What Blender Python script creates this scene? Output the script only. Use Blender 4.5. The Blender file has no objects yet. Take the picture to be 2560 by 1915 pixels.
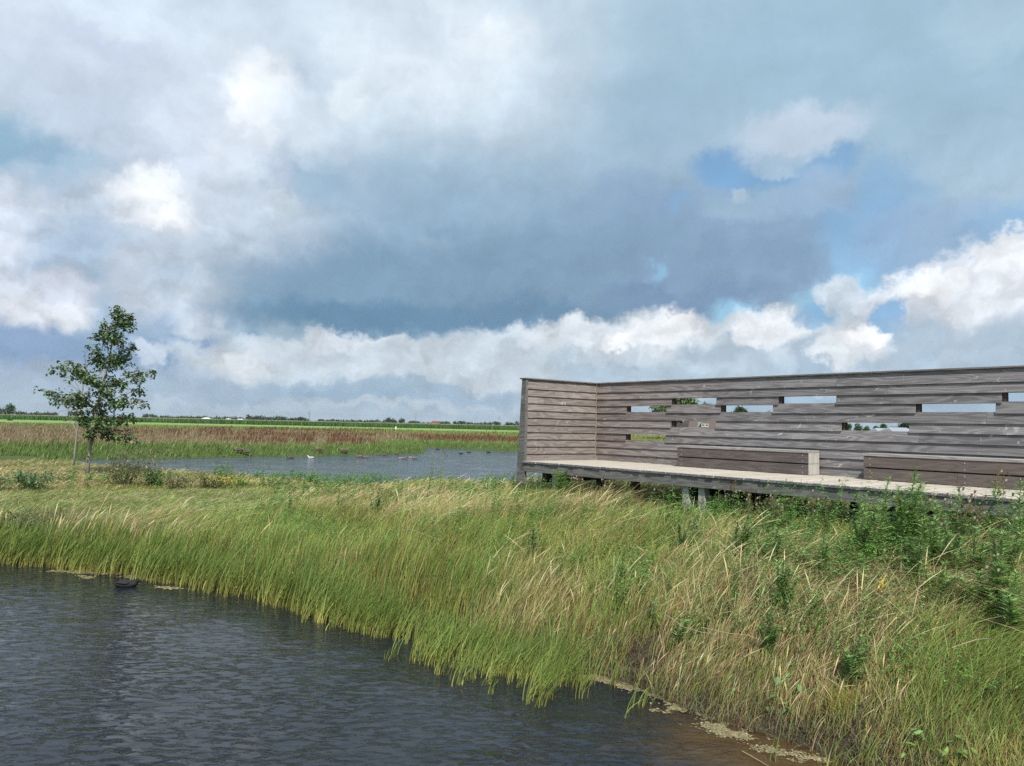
import bpy, bmesh, math, random
import numpy as np
from mathutils import Vector, Matrix
random.seed(7); RNG = np.random.default_rng(11)
SC = bpy.context.scene
COL = SC.collection
R = math.radians

# ------------------------------------------------------------------ camera
F_PX, CX, CY = 1921.0, 1280.0, 957.5
EYE = 2.9                                     # eye height over the pond water (z = 0)
PITCH = math.atan((1063.8 - CY) / F_PX)
ROLL = math.atan(0.0217)
Fv = np.array([0, math.cos(PITCH), math.sin(PITCH)])
Rv = np.array([1.0, 0, 0]); Uv = np.cross(Rv, Fv)
R2 = math.cos(ROLL) * Rv + math.sin(ROLL) * Uv
U2 = -math.sin(ROLL) * Rv + math.cos(ROLL) * Uv
O3 = np.array([0, 0, EYE])
def ray(x, y): return Fv * F_PX + R2 * (x - CX) + U2 * (CY - y)
def un(x, y, z=0.0):
    d = ray(x, y); return O3 + d * (z - EYE) / d[2]
def aty(x, y, Y):
    d = ray(x, y); return O3 + d * Y / d[1]
cam_d = bpy.data.cameras.new('camera'); cam = bpy.data.objects.new('camera', cam_d); COL.objects.link(cam)
cam_d.sensor_fit = 'HORIZONTAL'; cam_d.sensor_width = 36.0; cam_d.lens = 36.0 * F_PX / 2560.0
cam_d.clip_start = 0.1; cam_d.clip_end = 20000
M = Matrix(((R2[0], U2[0], -Fv[0], 0), (R2[1], U2[1], -Fv[1], 0), (R2[2], U2[2], -Fv[2], EYE), (0, 0, 0, 1)))
cam.matrix_world = M
SC.camera = cam

# ------------------------------------------------------------------ view
SC.view_settings.view_transform = 'Standard'; SC.view_settings.look = 'None'
SC.view_settings.gamma = 1.0; SC.view_settings.exposure = 0.12
SC.cycles.use_denoising = False
SC.cycles.max_bounces = 6; SC.cycles.diffuse_bounces = 2; SC.cycles.glossy_bounces = 2
SC.cycles.transmission_bounces = 3; SC.cycles.transparent_max_bounces = 4; SC.cycles.volume_bounces = 0
SC.cycles.sample_clamp_direct = 3.0; SC.cycles.sample_clamp_indirect = 3.0

# ------------------------------------------------------------------ sun
SUN_AZ = R(171)          # compass style, clockwise from +Y: behind the camera, a touch to the right
SUN_EL = R(50)
sd = Vector((math.sin(SUN_AZ) * math.cos(SUN_EL), math.cos(SUN_AZ) * math.cos(SUN_EL), math.sin(SUN_EL)))
sun_d = bpy.data.lights.new('sun', 'SUN'); sun_d.energy = 4.6; sun_d.angle = R(0.6); sun_d.color = (1.0, 0.955, 0.88)
sun = bpy.data.objects.new('sun', sun_d); COL.objects.link(sun)
sun.rotation_euler = sd.to_track_quat('Z', 'Y').to_euler(); sun.location = sd * 30

# ------------------------------------------------------------------ world: Nishita sky and procedural clouds by direction
def srgb(r, g, b):
    f = lambda c: c / 12.92 if c <= 0.04045 else ((c + 0.055) / 1.055) ** 2.4
    return tuple(f(v / 255.0) for v in (r, g, b))
W = bpy.data.worlds.new('World'); SC.world = W; W.use_nodes = True
nt = W.node_tree; nt.nodes.clear(); L = nt.links.new
def nd(t, **kw):
    n = nt.nodes.new(t)
    for k, v in kw.items(): setattr(n, k, v)
    return n
def mth(op, a, b=None, c=None, clamp=False):
    n = nd('ShaderNodeMath', operation=op, use_clamp=clamp)
    for i, v in enumerate((a, b, c)):
        if v is None: continue
        if isinstance(v, (int, float)): n.inputs[i].default_value = v
        else: L(v, n.inputs[i])
    return n.outputs[0]
sky = nd('ShaderNodeTexSky', sky_type='NISHITA', sun_disc=False, sun_elevation=SUN_EL, sun_rotation=SUN_AZ,
         air_density=1.0, dust_density=1.5, ozone_density=1.6)
tc = nd('ShaderNodeTexCoord')
sep = nd('ShaderNodeSeparateXYZ'); L(tc.outputs['Generated'], sep.inputs[0])
az = mth('MULTIPLY', mth('ARCTAN2', sep.outputs[0], sep.outputs[1]), 57.2958)
el = mth('MULTIPLY', mth('ARCSINE', sep.outputs[2]), 57.2958)
base = nd('ShaderNodeCombineXYZ'); L(az, base.inputs[0]); L(el, base.inputs[1])
def fbm(vec, scale, detail, rough=0.55, seed=0.0, color=False, ysc=1.0):
    mp = nd('ShaderNodeMapping'); mp.inputs['Scale'].default_value = (scale, scale * ysc, scale)
    mp.inputs['Location'].default_value = (seed, seed * 1.7, seed * .3); L(vec, mp.inputs[0])
    n = nd('ShaderNodeTexNoise', noise_dimensions='2D'); n.inputs['Scale'].default_value = 1.0
    n.inputs['Detail'].default_value = detail; n.inputs['Roughness'].default_value = rough
    L(mp.outputs[0], n.inputs['Vector'])
    return n.outputs['Color'] if color else n.outputs['Fac']
def warped(amp_big, amp_small, seed):
    a = nd('ShaderNodeVectorMath', operation='MULTIPLY_ADD'); L(fbm(base.outputs[0], .12, 5, .62, seed, True), a.inputs[0])
    a.inputs[1].default_value = (amp_big, amp_big, 0); a.inputs[2].default_value = (-amp_big / 2, -amp_big / 2, 0)
    b = nd('ShaderNodeVectorMath', operation='MULTIPLY_ADD'); L(fbm(base.outputs[0], .55, 6, .6, seed + 9, True), b.inputs[0])
    b.inputs[1].default_value = (amp_small, amp_small, 0); b.inputs[2].default_value = (-amp_small / 2, -amp_small / 2, 0)
    s = nd('ShaderNodeVectorMath', operation='ADD'); L(a.outputs[0], s.inputs[0]); L(b.outputs[0], s.inputs[1])
    t = nd('ShaderNodeVectorMath', operation='ADD'); L(s.outputs[0], t.inputs[0]); L(base.outputs[0], t.inputs[1])
    return t.outputs[0]
WA = warped(5.5, 1.3, 3.0)       # soft big shapes
WB = warped(3.6, 2.2, 21.0)      # billowy edges
def azel(x, y):
    d = ray(x, y); d = d / np.linalg.norm(d)
    return math.degrees(math.atan2(d[0], d[1])), math.degrees(math.asin(d[2]))
BOOST = 10.0                      # the Background runs at strength 0.1
cur = None
def layer(x, y, rx, ry, rot, colour, soft=.8, warp='A', amt=1.0, blue=None):
    '''one cloud mass: an ellipse in azimuth and elevation with a noise-warped edge'''
    global cur
    a, e = azel(x, y); dx = rx / 33.5; dy = ry / 33.5 * (math.cos(R(e)))
    if abs(rot) < 9:
        mp = nd('ShaderNodeVectorMath', operation='MULTIPLY_ADD'); L(WA if warp == 'A' else WB, mp.inputs[0])
        mp.inputs[1].default_value = (1 / dx, 1 / dy, 0); mp.inputs[2].default_value = (-a / dx, -e / dy, 0)
    else:
        mp = nd('ShaderNodeMapping', vector_type='TEXTURE')
        mp.inputs['Location'].default_value = (a, e, 0); mp.inputs['Rotation'].default_value = (0, 0, -R(rot))
        mp.inputs['Scale'].default_value = (dx, dy, 1); L(WA if warp == 'A' else WB, mp.inputs[0])
    ln = nd('ShaderNodeVectorMath', operation='LENGTH'); L(mp.outputs[0], ln.inputs[0])
    mr = nd('ShaderNodeMapRange', interpolation_type='SMOOTHSTEP')
    mr.inputs['From Min'].default_value = 1.0 + soft * .5; mr.inputs['From Max'].default_value = 1.0 - soft * .5
    mr.inputs['To Min'].default_value = 0.0; mr.inputs['To Max'].default_value = amt
    L(ln.outputs['Value'], mr.inputs['Value'])
    mx = nd('ShaderNodeMix', data_type='RGBA'); L(mr.outputs[0], mx.inputs[0]); L(cur, mx.inputs[6])
    if colour == 'sky': L(blue, mx.inputs[7])
    else:
        c = srgb(*colour); mx.inputs[7].default_value = (c[0] * BOOST, c[1] * BOOST, c[2] * BOOST, 1)
    cur = mx.outputs[2]
# the clear-sky colour, from the sky texture
bl = nd('ShaderNodeVectorMath', operation='MULTIPLY'); L(sky.outputs[0], bl.inputs[0]); bl.inputs[1].default_value = (1.12, 1.42, 1.45)
BLUE = bl.outputs[0]
# ground level cloud bank to high cloud: colour by elevation
cr = nd('ShaderNodeValToRGB'); cr.color_ramp.interpolation = 'EASE'
mrE = nd('ShaderNodeMapRange'); L(el, mrE.inputs['Value']); mrE.inputs['From Min'].default_value = 0; mrE.inputs['From Max'].default_value = 40
L(mrE.outputs[0], cr.inputs[0])
els = cr.color_ramp.elements
stops = [(0, (178, 198, 211)), (.06, (160, 184, 203)), (.16, (168, 190, 206)), (.35, (168, 192, 210)), (.7, (172, 196, 214)), (1, (176, 194, 214))]
els[0].position = 0; els[1].position = 1
els[0].color = (*srgb(*stops[0][1]), 1); els[1].color = (*srgb(*stops[-1][1]), 1)
for p, c in stops[1:-1]:
    e = els.new(p); e.color = (*srgb(*c), 1)
b10 = nd('ShaderNodeVectorMath', operation='SCALE'); L(cr.outputs[0], b10.inputs[0]); b10.inputs['Scale'].default_value = BOOST
cur = b10.outputs[0]
LAY = [
 # upper left, pale veil with a lilac hollow
 (250, 100, 620, 190, 0, (214, 227, 240), 1.2, 'A', .9), (480, 360, 420, 130, 12, (189, 202, 221), 1.1, 'A', .85), (280, 95, 90, 26, 0, (196, 206, 228), 1.2, 'A', .7),
 (1130, 170, 420, 250, 15, (220, 232, 242), 1.3, 'A', .95), (1000, 60, 130, 60, 20, (203, 217, 231), 1.2, 'A', .7), (740, 130, 110, 50, 30, (197, 211, 227), 1.2, 'A', .6), (1250, 90, 90, 50, 0, (230, 239, 246), 1.2, 'B', .7),
 (100, 425, 330, 70, 10, (143, 178, 203), 1.0, 'A', .95), (240, 480, 140, 36, 14, (150, 182, 206), .8, 'B', .8), (2150, 150, 620, 260, 0, (156, 186, 206), 1.2, 'A', .9), (2500, 60, 120, 40, 0, (172, 197, 214), 1.2, 'A', .6),
 (1450, 380, 380, 130, 0, (172, 194, 211), 1.2, 'A', .8), (1650, 300, 150, 90, 0, (150, 180, 202), 1.2, 'A', .7), (805, 450, 85, 60, 40, (160, 188, 210), 1.0, 'A', .85), (750, 240, 70, 50, 40, (180, 199, 218), 1.0, 'A', .7),
 # bright heads on the left
 (530, 300, 150, 120, -20, (214, 226, 239), .9, 'B', .85), (645, 225, 88, 90, 0, (240, 246, 252), .8, 'B', .95), (760, 310, 110, 70, 30, (214, 227, 239), .8, 'B', .8), (875, 250, 55, 45, 0, (224, 235, 244), .8, 'B', .8),
 (560, 420, 120, 110, 40, (208, 220, 235), .9, 'B', .85), (590, 400, 60, 90, -35, (224, 234, 244), .9, 'B', .7),
 (480, 570, 400, 110, 6, (206, 217, 231), .9, 'B', .9), (60, 570, 190, 100, 15, (217, 225, 238), .7, 'B', .9),
 (385, 525, 105, 70, 0, (245, 249, 253), .7, 'B', .95), (250, 540, 90, 46, 0, (226, 234, 243), .8, 'B', .9), (630, 545, 170, 85, 12, (217, 227, 239), .6, 'B', .9), (700, 500, 60, 30, 20, (230, 238, 246), .7, 'B', .8),
 (360, 600, 60, 24, 0, (178, 196, 217), .9, 'B', .7),
 (180, 690, 110, 170, 0, (158, 182, 206), 1.0, 'A', .85), (60, 760, 150, 80, -12, (211, 219, 232), .5, 'B', .95), (100, 790, 90, 34, 0, (230, 236, 243), .8, 'B', .8),
 (450, 730, 145, 110, 12, (206, 216, 229), .6, 'B', .95), (560, 660, 90, 60, 0, (218, 226, 237), .8, 'B', .85), (520, 720, 60, 40, 0, (232, 237, 244), .8, 'B', .7),
 (90, 885, 270, 60, 0, (134, 161, 195), .7, 'A', .95), (360, 850, 90, 50, 0, (148, 175, 203), .9, 'A', .8), (470, 880, 140, 36, 0, (132, 160, 194), .7, 'A', .9),
 # the big dark underside
 (1330, 590, 620, 190, 0, (143, 172, 196), 1.2, 'A', .9), (1760, 610, 360, 170, 6, (136, 163, 192), .8, 'A', .92), (1110, 610, 60, 26, 0, (172, 193, 212), 1.1, 'B', .6),
 (1050, 735, 540, 130, 3, (124, 156, 182), 1.0, 'A', .95), (1500, 700, 430, 125, -6, (128, 156, 181), .85, 'A', .9),
 (1820, 690, 250, 88, -8, (132, 159, 187), .55, 'B', .95), (930, 808, 320, 48, 3, (99, 137, 166), 1.0, 'A', .9), (1300, 790, 260, 50, -2, (106, 140, 168), 1.0, 'A', .9), (1700, 740, 180, 36, -8, (116, 143, 174), .9, 'A', .7),
]
for l in LAY: layer(*l)
GAPS = [(2190, 710, 85, 120, 20, .9), (2150, 580, 80, 80, 0, .7), (2500, 585, 110, 50, 0, .7), (2230, 480, 90, 60, 30, .55), (1880, 435, 140, 40, 12, .8), (1800, 400, 60, 40, 0, .8),
        (2080, 405, 55, 32, 0, .75), (1838, 800, 62, 42, 10, .9), (1638, 668, 26, 22, 0, .6), (2060, 770, 70, 40, 0, .8), (1690, 505, 26, 22, 0, .35)]
for x, y, rx, ry, ro, am in GAPS: layer(x, y, rx, ry, ro, 'sky', 1.1, 'B', am, BLUE)
LAY2 = [
 (2020, 320, 150, 55, 0, (192, 206, 224), .9, 'B', .85), (1860, 505, 110, 50, 0, (152, 180, 203), .7, 'B', .9), (2310, 600, 150, 70, -12, (146, 173, 204), 1.0, 'A', .75), (1940, 400, 40, 22, 0, (165, 190, 211), .9, 'B', .8), (2010, 510, 90, 30, 10, (152, 178, 206), 1.0, 'B', .7),
 (2050, 455, 60, 36, 0, (158, 182, 208), .9, 'B', .6),
 # cumulus band along the right
 (1480, 912, 480, 105, 0, (200, 214, 225), .3, 'B', .95), (2000, 885, 420, 88, -2, (202, 215, 226), .3, 'B', .95), (2120, 745, 62, 48, 0, (212, 223, 234), .6, 'B', .9),
 (2440, 770, 230, 140, -10, (214, 223, 234), .22, 'B', .97), (2530, 690, 150, 90, -15, (226, 233, 241), .22, 'B', .95), (2260, 735, 52, 30, 0, (220, 228, 238), .6, 'B', .9),
 (1660, 830, 120, 50, 0, (240, 245, 250), .8, 'B', .9), (1440, 835, 130, 40, 4, (228, 236, 243), .8, 'B', .85), (1930, 815, 90, 40, 0, (238, 243, 248), .8, 'B', .9),
 (2180, 860, 100, 40, 0, (236, 242, 248), .8, 'B', .9), (2330, 715, 90, 36, -8, (236, 241, 247), .8, 'B', .85), (2500, 655, 100, 40, -20, (240, 244, 249), .8, 'B', .85),
 (2390, 870, 90, 34, 0, (222, 231, 240), .8, 'B', .85), (1850, 910, 120, 40, 0, (176, 196, 212), 1.0, 'B', .8), (2500, 860, 150, 60, 0, (164, 187, 206), 1.0, 'A', .8), (2260, 930, 260, 36, 0, (172, 193, 210), 1.0, 'A', .8),
 (2228, 800, 30, 62, 12, (124, 172, 214), .7, 'B', .85), (2040, 795, 44, 26, 0, (130, 176, 214), .8, 'B', .8), (1850, 470, 34, 20, 0, (176, 198, 216), .9, 'B', .8), (1965, 425, 30, 16, 0, (170, 194, 214), .9, 'B', .8),
 (2020, 905, 36, 60, 0, (160, 184, 204), .9, 'B', .7), (1745, 890, 40, 44, 0, (176, 196, 212), 1.0, 'B', .7), (2290, 850, 60, 50, 0, (166, 189, 208), .8, 'B', .8), (1380, 900, 90, 40, 0, (180, 199, 214), 1.0, 'B', .7), (1590, 940, 300, 26, 0, (170, 192, 208), 1.0, 'A', .8),
 (1560, 855, 46, 26, 0, (243, 247, 251), .5, 'B', .9), (1700, 812, 44, 26, 0, (246, 249, 252), .45, 'B', .9), (1880, 850, 50, 30, 0, (238, 243, 248), .45, 'B', .85), (2090, 880, 60, 34, 0, (232, 239, 245), .45, 'B', .85), (2160, 850, 50, 22, 0, (246, 249, 252), .5, 'B', .85), (2340, 700, 70, 30, -12, (242, 246, 250), .4, 'B', .9), (2450, 720, 60, 46, 0, (228, 235, 242), .5, 'B', .8),
 # band along the left
 (700, 880, 60, 24, 0, (226, 234, 241), .5, 'B', .85), (990, 870, 80, 32, 0, (216, 226, 234), .5, 'B', .85), (1090, 905, 60, 30, 0, (212, 223, 232), .5, 'B', .8), (900, 930, 120, 26, 0, (176, 196, 211), 1.0, 'B', .7),
 (760, 905, 300, 55, 3, (202, 215, 225), .35, 'B', .9), (1150, 915, 260, 70, 0, (200, 213, 223), .35, 'B', .9), (840, 862, 90, 30, 0, (220, 229, 238), .8, 'B', .85), (600, 905, 60, 26, 0, (228, 235, 241), .9, 'B', .85),
 (380, 893, 42, 26, 0, (206, 220, 234), .8, 'B', .85), (300, 965, 420, 42, 0, (170, 189, 208), .9, 'A', .8), (1030, 985, 420, 24, 0, (156, 181, 202), 1.0, 'A', .85),
 (1000, 1010, 300, 12, 0, (196, 208, 216), 1.0, 'B', .6), (500, 1012, 300, 10, 0, (190, 205, 216), 1.0, 'B', .5),
]
for l in LAY2: layer(*l)
# billow relief over everything that is cloud: light on the upper side of each swelling
def shifted(v, de):
    n = nd('ShaderNodeVectorMath', operation='ADD'); L(v, n.inputs[0]); n.inputs[1].default_value = (-.35, de, 0); return n.outputs[0]
nb = fbm(WB, .22, 6, .58, 40.0)
ra = fbm(WB, .33, 4, .5, 12.0, ysc=1.4); rb = fbm(shifted(WB, .7), .33, 4, .5, 12.0, ysc=1.4)
nc = fbm(base.outputs[0], .16, 5, .6, 55.0, ysc=1.6)
elw = nd('ShaderNodeMapRange'); L(el, elw.inputs['Value']); elw.inputs['From Min'].default_value = 10; elw.inputs['From Max'].default_value = 21; elw.inputs['To Min'].default_value = .6; elw.inputs['To Max'].default_value = .12
vo = nd('ShaderNodeTexVoronoi', voronoi_dimensions='2D', feature='SMOOTH_F1'); vo.inputs['Scale'].default_value = .34; vo.inputs['Detail'].default_value = 1.5; vo.inputs['Roughness'].default_value = .45; vo.inputs['Smoothness'].default_value = .35; L(WB, vo.inputs['Vector'])
puff = mth('MULTIPLY', mth('SUBTRACT', .42, vo.outputs['Distance']), .42)
rel = mth('MULTIPLY', mth('ADD', mth('SUBTRACT', ra, rb), puff), elw.outputs[0])
mod = mth('ADD', mth('MULTIPLY', mth('SUBTRACT', nb, .5), .30), mth('MULTIPLY', mth('SUBTRACT', nc, .5), .35))
lum = nd('ShaderNodeMapRange'); lum.inputs['From Min'].default_value = 1.5; lum.inputs['From Max'].default_value = 7.0; lum.inputs['To Min'].default_value = .25; lum.inputs['To Max'].default_value = 1.0
sp3 = nd('ShaderNodeSeparateXYZ'); L(cur, sp3.inputs[0]); L(sp3.outputs[0], lum.inputs['Value'])
fac = mth('ADD', mth('MULTIPLY', mth('ADD', mod, rel), lum.outputs[0]), 1.0)
fin = nd('ShaderNodeVectorMath', operation='SCALE'); L(cur, fin.inputs[0]); L(fac, fin.inputs['Scale'])
bg = nd('ShaderNodeBackground'); bg.inputs['Strength'].default_value = 0.1; L(fin.outputs[0], bg.inputs[0])
wo = nd('ShaderNodeOutputWorld'); L(bg.outputs[0], wo.inputs[0])
W.cycles.sampling_method = 'MANUAL'; W.cycles.sample_map_resolution = 256

# ------------------------------------------------------------------ helpers
def lin(v): return v
def tag(o, label=None, cat=None, group=None, kind=None):
    if label: o['label'] = label
    if cat: o['category'] = cat
    if group: o['group'] = group
    if kind: o['kind'] = kind
    return o
def empty(name, loc, rz=0.0):
    o = bpy.data.objects.new(name, None); COL.objects.link(o); o.location = loc; o.rotation_euler = (0, 0, rz)
    o.empty_display_size = .2
    return o
def link(name, me, mat, parent=None):
    o = bpy.data.objects.new(name, me); COL.objects.link(o)
    if mat: me.materials.append(mat)
    if parent: o.parent = parent
    return o
def bulk(name, V, Fc, mat, col=None, parent=None, smooth=False):
    '''V (N,3); Fc (M,k) one face size; col (N,3) point colours'''
    V = np.asarray(V, dtype=np.float32); Fc = np.asarray(Fc, dtype=np.int32)
    me = bpy.data.meshes.new(name)
    m, k = Fc.shape
    me.vertices.add(len(V)); me.vertices.foreach_set('co', V.ravel())
    me.loops.add(m * k); me.loops.foreach_set('vertex_index', Fc.ravel())
    me.polygons.add(m); me.polygons.foreach_set('loop_start', np.arange(0, m * k, k, dtype=np.int32))
    me.polygons.foreach_set('loop_total', np.full(m, k, dtype=np.int32))
    if smooth: me.polygons.foreach_set('use_smooth', np.ones(m, dtype=bool))
    me.update(calc_edges=True)
    if col is not None:
        a = me.attributes.new('tint', 'FLOAT_COLOR', 'POINT')
        c = np.ones((len(V), 4), dtype=np.float32); c[:, :3] = col
        a.data.foreach_set('color', c.ravel())
    return link(name, me, mat, parent)
def pymesh(name, verts, faces, mat, parent=None, smooth=False):
    me = bpy.data.meshes.new(name); me.from_pydata([tuple(v) for v in verts], [], faces); me.update()
    if smooth:
        for p in me.polygons: p.use_smooth = True
    return link(name, me, mat, parent)
class MB:
    '''collects boxes, tubes and quads for ONE mesh'''
    def __init__(s): s.v = []; s.f = []; s.c = []
    def add(s, vs, fs, c=(1, 1, 1)):
        b = len(s.v); s.v += [tuple(map(float, v)) for v in vs]; s.f += [tuple(i + b for i in f) for f in fs]; s.c += [c] * len(vs)
    def hexa(s, p, c=(1, 1, 1)):
        s.add(p, [(0, 3, 2, 1), (4, 5, 6, 7), (0, 1, 5, 4), (1, 2, 6, 5), (2, 3, 7, 6), (3, 0, 4, 7)], c)
    def box(s, x0, x1, y0, y1, z0, z1, c=(1, 1, 1)):
        s.hexa([(x0, y0, z0), (x1, y0, z0), (x1, y1, z0), (x0, y1, z0), (x0, y0, z1), (x1, y0, z1), (x1, y1, z1), (x0, y1, z1)], c)
    def tube(s, pts, rads, n=6, c=(1, 1, 1), cap=True):
        pts = [np.array(p, float) for p in pts]; b = len(s.v); N = len(pts)
        for i, p in enumerate(pts):
            t = pts[min(i + 1, N - 1)] - pts[max(i - 1, 0)]; t = t / (np.linalg.norm(t) + 1e-9)
            a = np.cross(t, [0, 0, 1.0]) if abs(t[2]) < .95 else np.cross(t, [1.0, 0, 0]); a /= np.linalg.norm(a); bb = np.cross(t, a)
            for k in range(n):
                q = 2 * math.pi * k / n
                s.v.append(tuple(p + rads[i] * (a * math.cos(q) + bb * math.sin(q)))); s.c.append(c)
        for i in range(N - 1):
            for k in range(n):
                k2 = (k + 1) % n; s.f.append((b + i * n + k, b + i * n + k2, b + (i + 1) * n + k2, b + (i + 1) * n + k))
        if cap:
            s.f.append(tuple(b + k for k in range(n))[::-1]); s.f.append(tuple(b + (N - 1) * n + k for k in range(n)))
    def build(s, name, mat, parent=None, smooth=False, bevel=0):
        me = bpy.data.meshes.new(name); me.from_pydata(s.v, [], s.f); me.update()
        if any(c != (1, 1, 1) for c in s.c):
            a = me.attributes.new('tint', 'FLOAT_COLOR', 'POINT'); a.data.foreach_set('color', np.array([(*c, 1) for c in s.c], dtype=np.float32).ravel())
        if smooth:
            for p in me.polygons: p.use_smooth = True
        o = link(name, me, mat, parent)
        if bevel:
            m = o.modifiers.new('bevel', 'BEVEL'); m.width = bevel; m.segments = 1; m.limit_method = 'ANGLE'; m.angle_limit = R(40)
        return o
def copy_tree(o, parent=None):
    c = o.copy(); COL.objects.link(c); c.parent = parent
    for ch in o.children: copy_tree(ch, c)
    return c

# value noise in numpy for placing things
_T = np.random.default_rng(5).random((256, 256))
def vnoise(x, y, s=1.0, o=0.0):
    x = np.asarray(x) / s + o; y = np.asarray(y) / s + o * 1.7
    xi = np.floor(x).astype(int); yi = np.floor(y).astype(int); fx = x - xi; fy = y - yi
    fx = fx * fx * (3 - 2 * fx); fy = fy * fy * (3 - 2 * fy)
    g = lambda a, b: _T[a % 256, b % 256]
    return (g(xi, yi) * (1 - fx) + g(xi + 1, yi) * fx) * (1 - fy) + (g(xi, yi + 1) * (1 - fx) + g(xi + 1, yi + 1) * fx) * fy
def fnoise(x, y, s=1.0, o=0.0): return (vnoise(x, y, s, o) * .55 + vnoise(x, y, s / 2.1, o + 7) * .3 + vnoise(x, y, s / 4.3, o + 13) * .15)
def sstep(a, b, x): t = np.clip((np.asarray(x, float) - a) / (b - a), 0, 1); return t * t * (3 - 2 * t)

# ------------------------------------------------------------------ materials
def mat(name, rough=.8, spec=.3, color=None, attr=False, trans=0.0, bump=None, var=0.0):
    m = bpy.data.materials.new(name); m.use_nodes = True; t = m.node_tree; b = t.nodes['Principled BSDF']
    b.inputs['Roughness'].default_value = rough; b.inputs['Specular IOR Level'].default_value = spec
    src = None
    if color is not None: b.inputs['Base Color'].default_value = (*color, 1)
    if attr:
        a = t.nodes.new('ShaderNodeAttribute'); a.attribute_name = 'tint'; src = a.outputs['Color']
    if var:
        ob = t.nodes.new('ShaderNodeTexCoord'); n = t.nodes.new('ShaderNodeTexNoise'); n.inputs['Scale'].default_value = var; n.inputs['Detail'].default_value = 5
        t.links.new(ob.outputs['Object'], n.inputs['Vector'])
        mr = t.nodes.new('ShaderNodeMapRange'); mr.inputs['To Min'].default_value = .65; mr.inputs['To Max'].default_value = 1.35; t.links.new(n.outputs['Fac'], mr.inputs['Value'])
        vm = t.nodes.new('ShaderNodeVectorMath'); vm.operation = 'SCALE'
        if src is None: vm.inputs[0].default_value = color
        else: t.links.new(src, vm.inputs[0])
        t.links.new(mr.outputs[0], vm.inputs['Scale']); src = vm.outputs[0]
    if src is not None: t.links.new(src, b.inputs['Base Color'])
    if trans:
        tr = t.nodes.new('ShaderNodeBsdfTranslucent'); mx = t.nodes.new('ShaderNodeMixShader'); mx.inputs[0].default_value = trans
        if src is not None: t.links.new(src, tr.inputs['Color'])
        elif color: tr.inputs['Color'].default_value = (*color, 1)
        t.links.new(b.outputs[0], mx.inputs[1]); t.links.new(tr.outputs[0], mx.inputs[2]); t.links.new(mx.outputs[0], t.nodes['Material Output'].inputs[0])
    return m
M_blade = mat('grass_blades', .55, .35, attr=True, trans=.28)
M_leaf = mat('leaves', .45, .4, attr=True, trans=.2)
M_far = mat('far_foliage', .85, .1, attr=True, trans=.1)
M_bark = mat('bark', .9, .2, color=(.27, .245, .21), var=14)
M_feather = mat('feathers', .75, .25, attr=True, var=30)

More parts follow.
